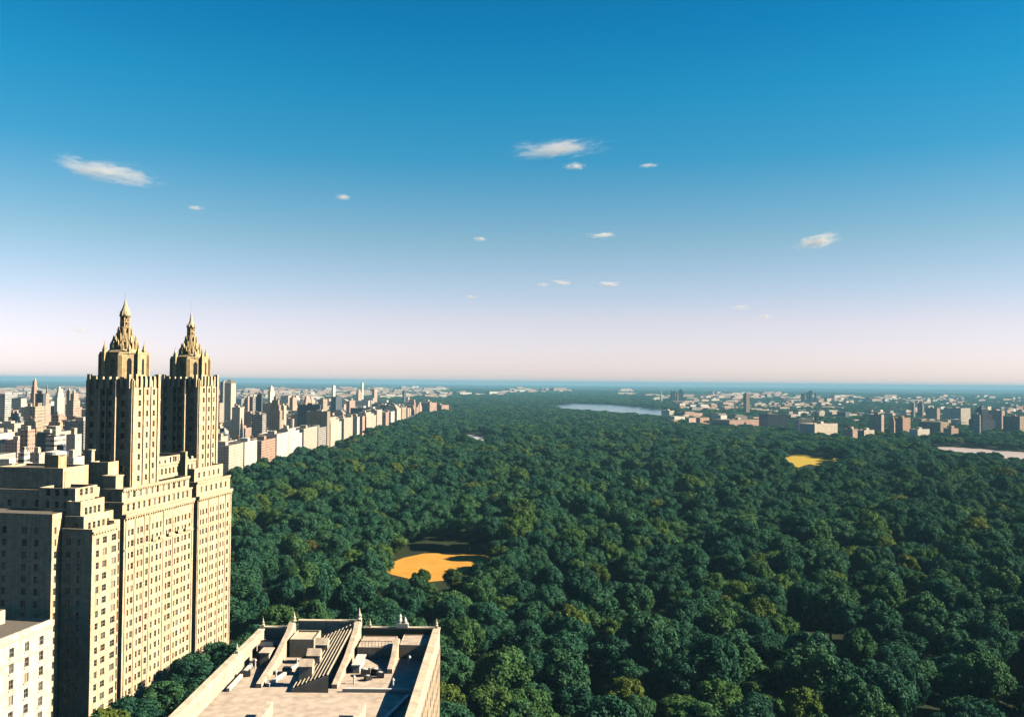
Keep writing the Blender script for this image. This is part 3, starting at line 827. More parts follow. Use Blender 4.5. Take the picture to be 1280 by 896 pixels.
# raised terrace at the back right and stair box
mb = MB(); mb.parapet_box(-27.6 - RX, -21.2 - RX, 168.4 - RY, 175.8 - RY, 59.62, 61.7, 0, 1, 0.15, 0.12); mb.build('roof_terrace', [M['beige_render'], M['gravel_roof']], ROOF)
mb = MB(); mb.parapet_box(-20.0 - RX, -15.0 - RX, 169.0 - RY, 175.8 - RY, 59.62, 62.0, 0, 1, 0.15, 0.12); mb.build('roof_terrace', [M['beige_render'], M['gravel_roof']], ROOF)
mb = MB(); rb(mb, -27.0, -25.8, 160, 166, 59.62, 60.9); rb(mb, -27.2, -25.6, 159.8, 166.2, 60.9, 61.1); mb.build('skylight', [M['white_metal']], ROOF)
def ac_unit(x, y, s=1.0, rz=0.0):
    mb = MB(); mb.box(-0.8 * s, 0.8 * s, -0.6 * s, 0.6 * s, 0.15, 1.1 * s); mb.prism(0, 0, 0.45 * s, 0.45 * s, 1.1 * s, 1.2 * s, 12, mi=1)
    for a in (-0.7, 0.7): mb.box(a * s - 0.06, a * s + 0.06, -0.5 * s, 0.5 * s, 0, 0.15)
    o = mb.build('cooling_unit', [M['dark_metal'], M['white_metal']], ROOF, (x - RX, y - RY, 59.63)); o.rotation_euler.z = rz
for x, y, s, r in ((-24.6, 158.8, 1.0, .2), (-22.9, 159.4, 0.9, -.4), (-21.9, 157.9, 0.8, .1), (-23.8, 156.4, 0.7, .7), (-38.4, 160.0, 0.8, 0), (-44.8, 158, .9, .3), (-38, 124, 1.1, 0), (-18, 120, 1.2, .3), (-30, 131, 1, .5)): ac_unit(x, y, s, r)
def pipe(x, y, h):
    mb = MB(); mb.prism(x - RX, y - RY, 0.14, 0.14, 59.6, 59.6 + h, 8); mb.prism(x - RX, y - RY, 0.3, 0.12, 59.6 + h, 59.9 + h, 8); mb.build('vent_pipe', [M['white_metal']], ROOF)
for x, y, h in ((-37.4, 163.5, 1.2), (-39.2, 156, 1.4), (-25.8, 154.5, 1.1), (-17.6, 163.5, 1.8), (-44.5, 162.5, 1.3), (-19, 152, 1.5)): pipe(x, y, h)
for x0_, y0_, x1_, y1_ in ((-27.0, 150.5, -16.0, 150.5), (-39.6, 152.5, -36.6, 166.5), (-45.4, 150, -45.4, 165.5), (-20, 130, -16, 148)):
    mb = MB(); mb.beam((x0_ - RX, y0_ - RY, 59.95), (x1_ - RX, y1_ - RY, 59.95), 0.5, 0.5); mb.build('duct', [M['white_metal']], ROOF)
mb = MB(); mb.box(-43.9 - RX, -42.3 - RX, 163.2 - RY, 166.2 - RY, 59.62, 61.9); mb.box(-44.1 - RX, -42.1 - RX, 163.0 - RY, 166.4 - RY, 61.9, 62.1); mb.build('stair_bulkhead', [M['beige_render']], ROOF)
mb = MB()
for k in range(11): mb.box(-27.4 - RX + k * 0.6, -27.34 - RX + k * 0.6, 168.2 - RY, 168.26 - RY, 61.82, 62.8)
mb.box(-27.4 - RX, -21.3 - RX, 168.19 - RY, 168.27 - RY, 62.8, 62.87); mb.build('railing', [M['dark_metal']], ROOF)
mb = MB(); mb.parapet_box(-34 - RX, -24 - RX, 114 - RY, 122 - RY, 59.62, 63.5, 0, 1, 0.3, 0.5); mb.build('penthouse', [M['beige_render'], M['gravel_roof']], ROOF)

# white corner building just across the side street
p0 = at_depth(66, 773, 251)
CB = empty('corner_building', (p0.x - (CT * 14 - ST * 30), p0.y - (ST * 14 + CT * 30), 0), TH)
tag(CB, 'white low building below the twin-towered building with a sunlit wall of arched windows', 'building')
mb = MB(); zc_ = p0.z
ops = wall(mb, (14, -42), (0, 1, 0), 72, 0, zc_, cols_at(spaced(12, 72, 1.7)), rows_down(zc_ - 3.4, 3, 4.0, 2.4), 0.3)
mb.quad((14, 30, 0), (-60, 30, 0), (-60, 30, zc_), (14, 30, zc_)); mb.quad((-60, -42, 0), (14, -42, 0), (14, -42, zc_), (-60, -42, zc_)); mb.quad((-60, 30, 0), (-60, -42, 0), (-60, -42, zc_), (-60, 30, zc_))
mb.quad((-60, -42, zc_ - 1.0), (13.5, -42, zc_ - 1.0), (13.5, 30, zc_ - 1.0), (-60, 30, zc_ - 1.0), 1)
mb.quad((13.5, -42, zc_), (14, -42, zc_), (14, 30, zc_), (13.5, 30, zc_)); mb.quad((13.5, 30, zc_ - 1), (13.5, -42, zc_ - 1), (13.5, -42, zc_), (13.5, 30, zc_))
mb.build('wall', [stone('white_stucco', (0.66, 0.62, 0.55), 0.2), M['roof_tar']], CB)
for c_, rz, w_, h in ops[-100:]:
    pp = CB.matrix_basis @ c_
    m = MB(); pane_bits(m, w_, h); o = m.build('window', [glass_pick(), M['frame']], CB, c_); o.rotation_euler.z = rz
for z_, h_ in ((zc_ - 1.5, 0.5), (zc_ - 6.9, 0.25)):
    mb = MB(); mb.box(14.003, 14.35, -41.9, 29.9, z_ - h_, z_); mb.build('cornice', [M['stone_pale']], CB)
for c_, rz, w_, h_ in ops[-40:]:
    mb = MB(); mb.box(14.003, 14.22, c_.y - w_ / 2 - 0.2, c_.y + w_ / 2 + 0.2, c_.z - 0.3, c_.z - 0.06); mb.build('window_sill', [M['stone_pale']], CB)
mb = MB(); mb.parapet_box(-6, 2, 20, 27, zc_ - 1, zc_ + 2.6, 0, 1); mb.build('stair_bulkhead', [M['stone_pale'], M['roof_tar']], CB)

# ------------------------------------------------------------------ city buildings
FOOT = []           # (x, y, radius) footprints


def tank(parent, x, y, z, r=1.7, h=3.0):
    mb = MB(); mb.prism(x, y, r, r, z + 2.2, z + 2.2 + h, 12); mb.prism(x, y, r * 1.08, 0.1, z + 2.2 + h, z + 3.3 + h, 12)
    for k in range(4):
        a = PI / 4 + k * PI / 2
        mb.box(x + r * .7 * math.cos(a) - .12, x + r * .7 * math.cos(a) + .12, y + r * .7 * math.sin(a) - .12, y + r * .7 * math.sin(a) + .12, z, z + 2.2)
    mb.build('water_tank', [M['tank_wood']], parent)


def city_building(name, label, cat, x, y, w_, d_, h, col, rz=0.0, style='flat', group=None, parts=True, z0=0.0):
    """x,y = south-east corner before rotation (right front), w_ to the west, d_ to the north"""
    FOOT.append((x - w_ / 2, y + d_ / 2, max(w_, d_) * 0.62))
    mat = FAC[col]
    e = empty(name, (x, y, z0), rz)
    tag(e, label, cat, group)
    hh = h
    mb = MB()
    tiers = []
    if style == 'stepped': tiers = [(0.80, 0.10), (0.55, 0.09)]
    elif style == 'spire': tiers = [(0.78, 0.18), (0.5, 0.16)]
    elif style == 'pitched': hh = h * 0.93
    body = hh * (1 - sum(t[1] for t in tiers))
    if style == 'spire': body = hh * 0.5
    mb.parapet_box(-w_, 0, 0, d_, 0, body, 0, 1, 0.5, 1.0)
    mb.build('wall', [mat, M['roof_tar'] if random.random() < 0.6 else M['roof_pale']], e)
    z = body
    W, D = w_, d_
    for f, g in tiers:
        nw, nd = w_ * f, d_ * f
        mb = MB(); mb.parapet_box(-w_ / 2 - nw / 2, -w_ / 2 + nw / 2, d_ / 2 - nd / 2, d_ / 2 + nd / 2, z - 1.0, z + hh * g, 0, 1, 0.4, 0.8)
        mb.build('setback_storey', [mat, M['roof_tar']], e); z += hh * g; W, D = nw, nd
    if style == 'spire':
        mb = MB(); mb.prism(-w_ / 2, d_ / 2, W * 0.66, 0.3, z - 0.5, h, 4, PI / 4); mb.build('spire', [FAC[col]], e)
    elif style == 'pitched':
        mb = MB(); a = [(-w_, 0), (0, 0), (0, d_), (-w_, d_)]
        rz0, rz1 = body - 0.2, h
        mb.quad((-w_, 0, rz0), (0, 0, rz0), (-w_ * 0.35, d_ * 0.3, rz1), (-w_ * 0.65, d_ * 0.3, rz1)); mb.quad((0, 0, rz0), (0, d_, rz0), (-w_ * 0.35, d_ * 0.7, rz1), (-w_ * 0.35, d_ * 0.3, rz1))
        mb.quad((0, d_, rz0), (-w_, d_, rz0), (-w_ * 0.65, d_ * 0.7, rz1), (-w_ * 0.35, d_ * 0.7, rz1)); mb.quad((-w_, d_, rz0), (-w_, 0, rz0), (-w_ * 0.65, d_ * 0.3, rz1), (-w_ * 0.65, d_ * 0.7, rz1))
        mb.quad((-w_ * 0.65, d_ * 0.3, rz1), (-w_ * 0.35, d_ * 0.3, rz1), (-w_ * 0.35, d_ * 0.7, rz1), (-w_ * 0.65, d_ * 0.7, rz1))
        mb.build('roof', [M['roof_tar']], e)
    elif style == 'mound':
        pass
    if parts and style in ('flat', 'stepped'):
        cx, cy = -w_ / 2 + random.uniform(-.12, .12) * W, d_ / 2 + random.uniform(-.15, .15) * D
        bw, bd = min(W * 0.4, 9), min(D * 0.4, 10)
        mb = MB(); mb.box(cx - bw / 2, cx + bw / 2, cy - bd / 2, cy + bd / 2, z - 1.0, z + random.uniform(2.5, 4.5)); mb.build('roof_bulkhead', [mat if random.random() < .6 else M['stone_pale']], e)
        if random.random() < 0.65 and W > 8:
            tank(e, -w_ / 2 - W * 0.28, d_ / 2 + D * random.uniform(-.3, .3), z - 1.0, min(1.9, W * .12), 3.0)
    return e


# blocks facing the park: east face on X = -300; (px0, px1, ytop, colour, style, label)
CPW = [
    (288, 306, 555, 'cream', 'flat', 'cream park-edge block nearest behind the twin-towered building'),
    (307.5, 323, 551, 'white', 'flat', 'plain white park-edge block beside the pinkish brick block'),
    (328.5, 346, 549, 'pink', 'flat', 'pinkish brick park-edge block between two white neighbours'),
    (347.5, 361.5, 541, 'white', 'flat', 'low white slab joined to the peaked white block on the park edge'),
    (362, 379, 535, 'white', 'stepped', 'broad bright white block with a stepped peak on the park edge'),
    (381, 398, 534, 'cream', 'flat', 'cream park-edge block with a windowed front beyond the peaked white block'),
    (399, 409, 534, 'grey', 'flat', 'greyish narrow park-edge block before the slender tall block'),
    (410, 413.5, 514, 'tan', 'flat', 'slender tan block rising tallest midway along the park edge'),
    (414.5, 428, 521, 'cream', 'stepped', 'wide cream park-edge block with a stepped top beside the slender tan block'),
    (431, 442, 522, 'cream', 'flat', 'flat-topped pale cream slab right after the wide stepped block on the park edge'),
    (447.5, 450.5, 521, 'white', 'flat', 'thin white slab with a broad shaded side on the park edge'),
    (454, 457, 520, 'rose', 'flat', 'thin rose coloured slab between shaded neighbours on the park edge'),
    (459, 471, 515, 'cream', 'stepped', 'stepped cream park-edge block beyond the thin pale slabs'),
    (472, 478.5, 512, 'cream', 'flat', 'tall narrow cream block close behind the far stepped block'),
    (483, 487, 515, 'rose', 'flat', 'small rose coloured park-edge block in a shaded gap'),
    (489.5, 494, 514, 'white', 'flat', 'small white park-edge block before the tall far corner tower'),
    (497, 502, 506, 'cream', 'stepped', 'tall cream corner tower near the far end of the park edge'),
    (503, 508.5, 509, 'tan', 'flat', 'tan block leaning against the tall cream corner tower'),
]
XC = -300.0
for i, (x0, x1, yt, col, st, lab) in enumerate(CPW):
    d0 = XC * F / (x0 - 640); d1 = XC * F / (x1 - 640)
    zt = at_depth((x0 + x1) / 2, yt, (d0 + d1) / 2).z
    city_building('apartment_block', lab, 'building', XC, d0, random.uniform(22, 30) if x1 - x0 > 5 else 34, d1 - d0, zt, col, 0.0, st, 'blocks along the park edge')

# other buildings read off the photograph: (x0, corner, x1, ytop, D, colour, style, label)
LEFT = [
    (40, 43, 49, 476, 1500, 'rose', 'stepped', 'slim pale pink tower rising over the skyline west of the spired building'),
    (54, 57, 66, 479, 1450, 'rose', 'spire', 'pinkish tower tapering to a point among the western rooftops'),
    (44, 54, 55, 492, 1350, 'slate', 'flat', 'dark slate tower between the two slim pink towers'),
    (68, 72, 82, 486, 1750, 'white', 'stepped', 'pale blocky tower with stepped crown left of a flat white one'),
    (83, 87, 91, 488, 1700, 'grey', 'flat', 'grey-white tower next to the pale blocky stepped tower'),
    (84, 92, 103, 492, 1150, 'rose', 'stepped', 'rose tower with a dark side close to the first spired tower'),
    (31, 40, 43, 508, 1000, 'cream', 'flat', 'cream tower with a dark grey side at the edge of the city'),
    (40, 44, 58, 508, 960, 'tan', 'flat', 'broad tan slab with a grid of windows below the slim pink tower'),
    (59, 76, 82, 519, 900, 'tan', 'stepped', 'dark fronted tan block with a sunlit strip down its side'),
    (29, 35, 46, 537, 700, 'rose', 'flat', 'rose apartment slab with balconies low among the western rooftops'),
    (46, 66, 67, 541, 690, 'slate', 'flat', 'flat dark block sitting behind the white banded building'),
    (64, 68, 84, 544, 640, 'banded', 'flat', 'white building striped with horizontal window bands'),
    (84, 94, 104, 543, 620, 'white', 'flat', 'white block with a dark blue front next to the banded building'),
    (60, 82, 83, 564, 560, 'slate', 'flat', 'low dark block right above the penthouse of the twin-towered building'),
    (24, 30, 46, 566, 520, 'banded', 'stepped', 'white stacked building with stripes behind the penthouse roof'),
    (46, 49, 58, 566, 540, 'cream', 'flat', 'small cream block with a narrow stack between striped white and dark blocks'),
    (84, 92, 108, 572, 520, 'white', 'flat', 'pale low block squeezed against the first spired tower'),
    (276, 279, 283, 477, 1900, 'grey', 'flat', 'grey slim tower just behind the second spired tower'),
    (281, 289, 295.5, 474, 1800, 'cream', 'pitched', 'tall tower with blue front and pitched cap beyond the second spired tower'),
    (290, 300, 306, 509, 1350, 'cream', 'flat', 'dark fronted mid tower with one bright sunlit side'),
    (307, 310, 314, 497, 1750, 'rose', 'flat', 'thin rose tower beside a pale grey slab beyond the park-edge blocks'),
    (314, 316, 322, 496, 1700, 'grey', 'flat', 'pale grey slab tower among thin towers'),
    (321, 327, 328, 493, 1720, 'slate', 'flat', 'narrow dark tower beside the pale grey slab tower'),
    (315, 328, 334, 518, 1300, 'grey', 'flat', 'broad grey building with a bright cream end wall'),
    (336, 350, 354, 500, 1350, 'tan', 'stepped', 'tall dark fronted tan tower with a bright edge above the park-edge blocks'),
    (353, 355, 359, 507, 1500, 'cream', 'flat', 'cream tower tucked behind the tall tan tower'),
    (335, 338, 344, 483, 3100, 'white', 'stepped', 'white stepped building standing alone near the far woods'),
    (362, 366, 372, 497, 2000, 'rose', 'flat', 'rose block with flat top over the middle rooftops'),
    (378, 382, 391, 496, 2200, 'rose', 'stepped', 'rose stepped block over the middle rooftops'),
    (372, 400, 401, 506, 1700, 'slate', 'flat', 'long dark blue block in front of rose rooftops'),
    (398, 404, 410, 499, 2300, 'tan', 'flat', 'tan block on the skyline beyond the long dark blue block'),
    (414, 420, 428, 496, 2600, 'slate', 'flat', 'dark blue square block far beyond the slender tan block'),
    (416, 416.5, 420, 482, 4200, 'white', 'flat', 'tiny white tower shining on the wooded horizon'),
    (452, 452.6, 455, 478, 4600, 'white', 'flat', 'thin white tower standing tallest on the distant skyline'),
    (433, 437, 446, 501, 2500, 'rose', 'flat', 'rose coloured block behind the thin pale park-edge slabs'),
    (438, 466, 467, 510, 2200, 'slate', 'flat', 'long dark roofed block behind the thin white slab'),
    (476, 497, 498, 506, 2700, 'slate', 'flat', 'long dark blue block near the far corner tower'),
    (465, 468, 473, 486, 4200, 'rose', 'flat', 'small rose tower in the distant rooftops'),
    (445, 448, 453, 487, 4100, 'rose', 'stepped', 'small stepped rose building below the thin white skyline tower'),
    (503, 505, 508, 488, 4300, 'slate', 'flat', 'thin dark tower far beyond the park corner'),
    (508, 510, 514, 493, 4000, 'rose', 'spire', 'small pointed rose building far beyond the park corner'),
]
for (x0, xc, x1, yt, D, col, st, lab) in LEFT:
    c0 = at_depth(xc, yt, D); l0 = at_depth(x0, yt, D)
    wd = max(6.0, c0.x - l0.x)
    d2 = c0.x * F / (x1 - 640)
    dp = min(max(8.0, d2 - D), 90.0)
    city_building('city_building', lab, 'building', c0.x, c0.y, wd, dp, c0.z, col, 0.0, st, 'rooftops west of the park')

# east and north of the park: rotated so that a broad side takes the sun  (x0, x1, ytop, D, colour, style, depth, rot, label)
RIGHT = [
    (530, 546, 503, 3000, 'rose', 'flat', 40, 0.75, 'pink brick block at the far corner of the park'),
    (545, 561, 506, 3060, 'rose', 'flat', 40, 0.75, 'lower pink wing beside the pink brick corner block'),
    (890, 957, 524, 2350, 'rose', 'flat', 60, 0.62, 'long low pinkish building across the trees beyond the park'),
    (957, 984, 518, 2250, 'slate', 'flat', 60, 0.1, 'large dark navy block beside the long pinkish building'),
    (1000, 1047, 529, 1880, 'cream', 'flat', 36, 0.62, 'wide cream apartment house with many windows above the yellow meadow'),
    (996, 1018, 524, 2050, 'grey', 'flat', 30, 0.1, 'grey block rising behind the wide cream apartment house'),
    (1019, 1024, 512, 2150, 'slate', 'spire', 12, 0.1, 'thin dark tower behind the wide cream apartment house'),
    (1058, 1072, 536, 1790, 'rose', 'flat', 24, 0.55, 'small pinkish tower block beside the dark trees east of the meadow'),
    (1070, 1093, 537, 1830, 'cream', 'flat', 20, 0.62, 'low cream wing joined to the small pinkish tower block'),
    (1093, 1105, 518, 2000, 'rose', 'flat', 30, 0.62, 'rose twin slab tower closest to the cream wing'),
    (1111, 1119, 521, 1960, 'rose', 'stepped', 24, 0.62, 'narrow rose stepped tower between slabs over the river trees'),
    (1117, 1138, 522, 2050, 'pink', 'flat', 30, 0.62, 'pinkish broad block behind the narrow rose stepped tower'),
    (1139, 1144, 504, 3000, 'grey', 'flat', 20, 0.5, 'first of two distant thin grey towers over the river woods'),
    (1150, 1155, 502, 3100, 'grey', 'stepped', 20, 0.5, 'second of two distant thin grey towers, with a stepped top'),
    (1160, 1186, 526, 1950, 'tan', 'pitched', 50, 0.55, 'grey-tan hall with a sloping roof above the river trees'),
    (1138, 1162, 536, 1900, 'white', 'flat', 20, 0.5, 'long white low shed in front of the sloping roofed hall'),
    (1182, 1198, 535, 1900, 'rose', 'flat', 18, 0.5, 'small rose end block of the low white shed'),
    (1164, 1175, 510, 2800, 'rose', 'flat', 40, 0.5, 'small rose block in the woods beyond the sloping roofed hall'),
    (1188, 1213, 510, 2850, 'cream', 'flat', 60, 0.5, 'low cream terrace in the far woods near the dark pointed building'),
    (1224, 1244, 506, 2100, 'slate', 'spire', 45, 0.2, 'dark building with a broad pointed top near the river'),
    (1218, 1226, 518, 2050, 'grey', 'flat', 30, 0.5, 'grey block against the dark pointed building'),
    (1243, 1256, 513, 2200, 'rose', 'flat', 40, 0.5, 'rose block behind the dark pointed building'),
    (1262, 1286, 520, 2100, 'tan', 'flat', 40, 0.5, 'tan block past the dark pointed building'),
    (1003.5, 1006, 492, 5200, 'slate', 'flat', 30, 0.1, 'short dark tower in the distant downtown cluster'),
    (1008.8, 1010.3, 490, 5300, 'slate', 'flat', 30, 0.1, 'narrow dark tower in the distant downtown cluster'),
    (1013, 1015.6, 488.5, 5200, 'slate', 'flat', 30, 0.1, 'broadest dark tower in the distant downtown cluster'),
    (1019, 1020.6, 491, 5400, 'slate', 'stepped', 30, 0.1, 'stepped dark tower in the distant downtown cluster'),
    (932, 937, 492, 3300, 'tan', 'flat', 20, 0.3, 'lone tan tower over the pink rooftops across the park'),
    (825, 828, 488, 5000, 'white', 'spire', 20, 0.5, 'small white pointed tower beyond the reservoir'),
    (839, 844, 489, 5100, 'slate', 'flat', 30, 0.1, 'dark blue tower beyond the reservoir'),
    (849, 854, 487, 5200, 'slate', 'stepped', 30, 0.1, 'taller dark blue tower beyond the reservoir'),
    (845, 848, 492, 5000, 'rose', 'flat', 30, 0.5, 'small rose tower between two dark blue towers'),
    (853, 878, 516, 2900, 'rose', 'flat', 70, 0.6, 'low pink-roofed building close to the reservoir shore'),
    (830, 843, 513, 3250, 'white', 'flat', 40, 0.6, 'pale building at the end of the reservoir'),
]
for (x0, x1, yt, D, col, st, dp, rot, lab) in RIGHT:
    a = at_depth(x1, yt, D); b = at_depth(x0, yt, D)
    wpx = a.x - b.x
    # apparent width of a block turned by rot: w cos + d sin (roughly)
    wd = max(4.0, (wpx - dp * math.sin(abs(rot)) * 0.75) / math.cos(rot)) if rot > 0.3 else wpx * 0.92
    dd = dp if wd > 7 else max(7, dp * 0.5)
    city_building('city_building', lab, 'building', a.x - (dd * 0 if rot < .3 else dd * math.sin(rot) * 0.0), a.y, wd, dd, max(8.0, a.z), col, rot, st, 'buildings east and north of the park')

# filler blocks of the western city; the larger ones singly, the far and hidden ones as one mass
def clear_of(x, y, r):
    for fx, fy, fr in FOOT:
        if abs(fx - x) < fr + r and abs(fy - y) < fr + r: return False
    return True


HAND = list(FOOT)
cand = []
y = 470.0
while y < 3700:
    step = 35 if y < 1200 else (40 if y < 2200 else 56)
    x = -322.0 if y > 900 else -330.0
    while x > -0.62 * y - 60:
        xx, yy = x + random.uniform(-6, 6), y + random.uniform(-8, 8)
        w_ = random.uniform(12, 24) * (step / 38); d_ = random.uniform(18, 36) * (step / 38)
        bx_, by_ = w2b(xx - w_ / 2, yy)
        if not (-75 < bx_ < 12 and -20 < by_ < 110) and clear_of(xx - w_ / 2, yy + d_ / 2, max(w_, d_) * 0.55):
            base = 40 if y < 900 else (38 if y < 2000 else 26)
            h = max(9, random.gauss(base, base * 0.28))
            if random.random() < 0.05: h *= 1.45
            if y > 1500 and random.random() < 0.12: h *= 0.5
            cand.append((xx, yy, w_, d_, h))
            FOOT.append((xx - w_ / 2, yy + d_ / 2, max(w_, d_) * 0.5))
        x -= step * random.uniform(0.9, 1.2)
    y += step * random.uniform(1.0, 1.15)
# low-rise clusters east and north
for _ in range(1500):
    px_ = random.uniform(850, 1330); py_ = random.uniform(499, 535)
    if math.sin(px_ * 0.045) * 0.5 + math.sin(px_ * 0.013 + py_ * 0.35) < 0.35: continue
    g = on_plane(px_, py_)
    if g.y < 1900: continue
    if inside(LAKE, g.x, g.y) or inside(RIVER, g.x, g.y): continue
    w_ = random.uniform(16, 45); d_ = random.uniform(14, 30)
    if clear_of(g.x, g.y, 26): cand.append((g.x, g.y, w_, d_, random.uniform(9, 24))); FOOT.append((g.x, g.y, 25))


def shown(c_):
    x, y, w_, d_, h = c_
    p = project(x, y, h); q = project(x - w_, y, h)
    if p is None or p[0] < 0 or q[0] > 1280: return 0
    if x < 0:
        if p[0] < 199 and q[0] > 104: return 0
        if p[0] < 276 and q[0] > 202: return 0
        if q[0] < 104 and p[1] > 585: return 0
        if 270 < p[0] < 300 and p[1] > 585: return 0
    s = F / y
    return (w_ * s + d_ * 0.3 * s) * h * s


cand.sort(key=lambda c_: -shown(c_))
PAL_W = ['cream', 'tan', 'rose', 'white', 'pink', 'brick', 'grey', 'banded', 'slate']
PW = [6, 4, 5, 4.5, 2, 1, 3, 1, 1.3]
NS = sum(1 for c_ in cand if shown(c_) > 0)
NSINGLE = min(200, NS)
for c_ in cand[:NSINGLE]:
    x, y, w_, d_, h = c_
    col = random.choices(PAL_W, PW)[0]
    west = x < 0
    st = random.choices(['flat', 'stepped'], [4, 1.2])[0]
    zone = ('packed among the near rooftops west of the park' if y < 1000 else 'packed among the middle rooftops west of the park' if y < 1900 else 'far back in the rooftops west of the park') if west else 'in the low town beyond the park trees'
    lab = f"{CNAME[col]} {'stepped' if st == 'stepped' else 'flat-roofed'} building {zone}"
    city_building('city_building', lab, 'building', x, y, w_, d_, h, col, 0.0 if west else random.uniform(0.4, 0.8), st, lab.replace('building', 'buildings'), parts=(y < 1500))
mbs = MB()
cols7 = ['cream', 'tan', 'rose', 'white', 'grey', 'pink', 'slate']
def rbox(mb, x, y, w_, d_, h, rz, mi):
    ca, sa = math.cos(rz), math.sin(rz); n = len(mb.v)
    for z in (0, h):
        for a, b in ((-w_, 0), (0, 0), (0, d_), (-w_, d_)): mb.v.append((x + ca * a - sa * b, y + sa * a + ca * b, z))
    for k, fc in enumerate(((4, 5, 6, 7), (0, 1, 5, 4), (1, 2, 6, 5), (2, 3, 7, 6), (3, 0, 4, 7))):
        mb.f.append(tuple(n + i for i in fc)); mb.m.append(mi if k else 7)
for x, y, w_, d_, h in cand[NSINGLE:]:
    rbox(mbs, x, y, w_, d_, h, 0.0 if x < 0 else random.uniform(.4, .8), random.choices(range(7), [5, 4, 5, 4, 3, 2, 1.2])[0])
def speck(x0, x1, y0, y1, n, hmax=14):
    for _ in range(int(n * 1.7)):
        px_, py_ = random.uniform(x0, x1), random.uniform(y0, y1)
        g = on_plane(px_, py_)
        if inside(LAKE, g.x, g.y) or inside(RIVER, g.x, g.y): continue
        if math.sin(px_ * 0.11 + py_ * 0.55) + math.sin(px_ * 0.037 - py_ * 1.3) + random.uniform(-0.9, 0.9) < -0.1: continue
        s = g.y / 4500 * random.choice((0.6, 0.8, 1.0, 1.4))
        rbox(mbs, g.x, g.y, random.uniform(14, 62) * s, random.uniform(12, 26) * s, random.uniform(7, hmax) * s, random.uniform(.4, .9), random.choices(range(7), [4, 2, 7, 3, 2, 2, .7])[0])
for a in ((290, 520, 488, 500, 700), (-40, 110, 486, 499, 260), (470, 570, 487, 498, 220), (515, 560, 494, 501, 50), (638, 690, 488, 491.5, 60), (700, 720, 489, 491, 10), (775, 797, 490, 495, 24), (820, 930, 495, 506, 200, 12), (900, 990, 493, 499, 110),
          (930, 1055, 506, 518, 170, 12), (985, 1120, 497, 504, 90), (1040, 1060, 497, 501, 20), (1100, 1122, 498, 502, 24), (1150, 1290, 524, 540, 90, 12), (860, 930, 506, 514, 80), (1120, 1290, 496, 508, 60), (1040, 1130, 520, 530, 40, 12), (560, 640, 491, 495, 20)):
    speck(*a)
tag(mbs.build('distant_buildings', [FAC[k] for k in cols7] + [M['roof_tar']]), 'mass of tiny far-off buildings along the hazy horizon', 'buildings', kind='stuff')

# ------------------------------------------------------------------ trees
def ico(sub):
    import bmesh
    bm = bmesh.new(); bmesh.ops.create_icosphere(bm, subdivisions=sub, radius=1.0)
    v = np.array([x.co[:] for x in bm.verts]); f = np.array([[x.index for x in q.verts] for q in bm.faces]); bm.free()
    return v, f


ICO_V, ICO_F = ico(1)


def crown_mesh(name, seed, nblob, nleaf, leaf, R=6.6, H=5.6, mat=None):
    rng = np.random.default_rng(seed)
    # clump centres on a lumpy dome
    C, Rb = [], []
    lop = rng.uniform(-0.18, 0.18, 2)
    for k in range(nblob):
        u = rng.uniform(-0.25, 1.0); a = rng.uniform(0, 2 * PI)
        r = math.sqrt(max(0.0, 1 - max(u, 0) ** 2)) * rng.uniform(0.60, 0.88)
        if u < 0: r *= 0.85
        C.append((R * (r * math.cos(a) + lop[0] * u), R * (r * math.sin(a) + lop[1] * u), H * u * rng.uniform(0.72, 0.95)))
        Rb.append(R * rng.uniform(0.20, 0.36))
    C.append((0, 0, H * 0.05)); Rb.append(R * 0.74)
    C = np.array(C); Rb = np.array(Rb)
    verts, faces = [], []
    n0 = 0
    V = []; Fq = []
    per = (Rb ** 2) / (Rb ** 2).sum() * nleaf
    pts, nrm = [], []
    for k in range(len(C)):
        m = int(per[k]) + 1
        d = rng.normal(size=(m, 3)); d[:, 2] += 0.35; d /= np.linalg.norm(d, axis=1)[:, None]
        rr = Rb[k] * (1 + 0.10 * rng.normal(size=m))
        p = C[k] + d * rr[:, None]
        dist = np.linalg.norm(p[:, None, :] - C[None], axis=2)
        dist[:, k] = 1e9
        keep = (dist > Rb[None] * 0.86).all(axis=1)
        pts.append(p[keep]); nrm.append(d[keep])
    p = np.concatenate(pts); n = np.concatenate(nrm)
    n = n + 0.33 * rng.normal(size=n.shape); n /= np.linalg.norm(n, axis=1)[:, None]
    t = np.cross(n, rng.normal(size=n.shape)); t /= np.linalg.norm(t, axis=1)[:, None] + 1e-9
    b = np.cross(n, t)
    s = leaf * rng.uniform(0.6, 1.25, size=(len(p), 1)) / 2
    q = np.stack([p - t * s - b * s * .7, p + t * s - b * s * .8, p + t * s * .8 + b * s * .8 - n * s * .3, p - t * s * .9 + b * s * .7], axis=1).reshape(-1, 3)
    V = [q]; nq = len(p)
    faces = [tuple(range(4 * i, 4 * i + 4)) for i in range(nq)]
    off = 4 * nq
    for k in range(len(C)):                 # inner leaf mass of every clump
        V.append(C[k] + ICO_V * Rb[k] * 0.84)
        faces += [tuple(int(x) + off for x in f) for f in ICO_F]; off += len(ICO_V)
    V = np.concatenate(V)
    me = bpy.data.meshes.new(name); me.from_pydata(V.tolist(), [], faces); me.materials.append(mat); me.update()
    return me


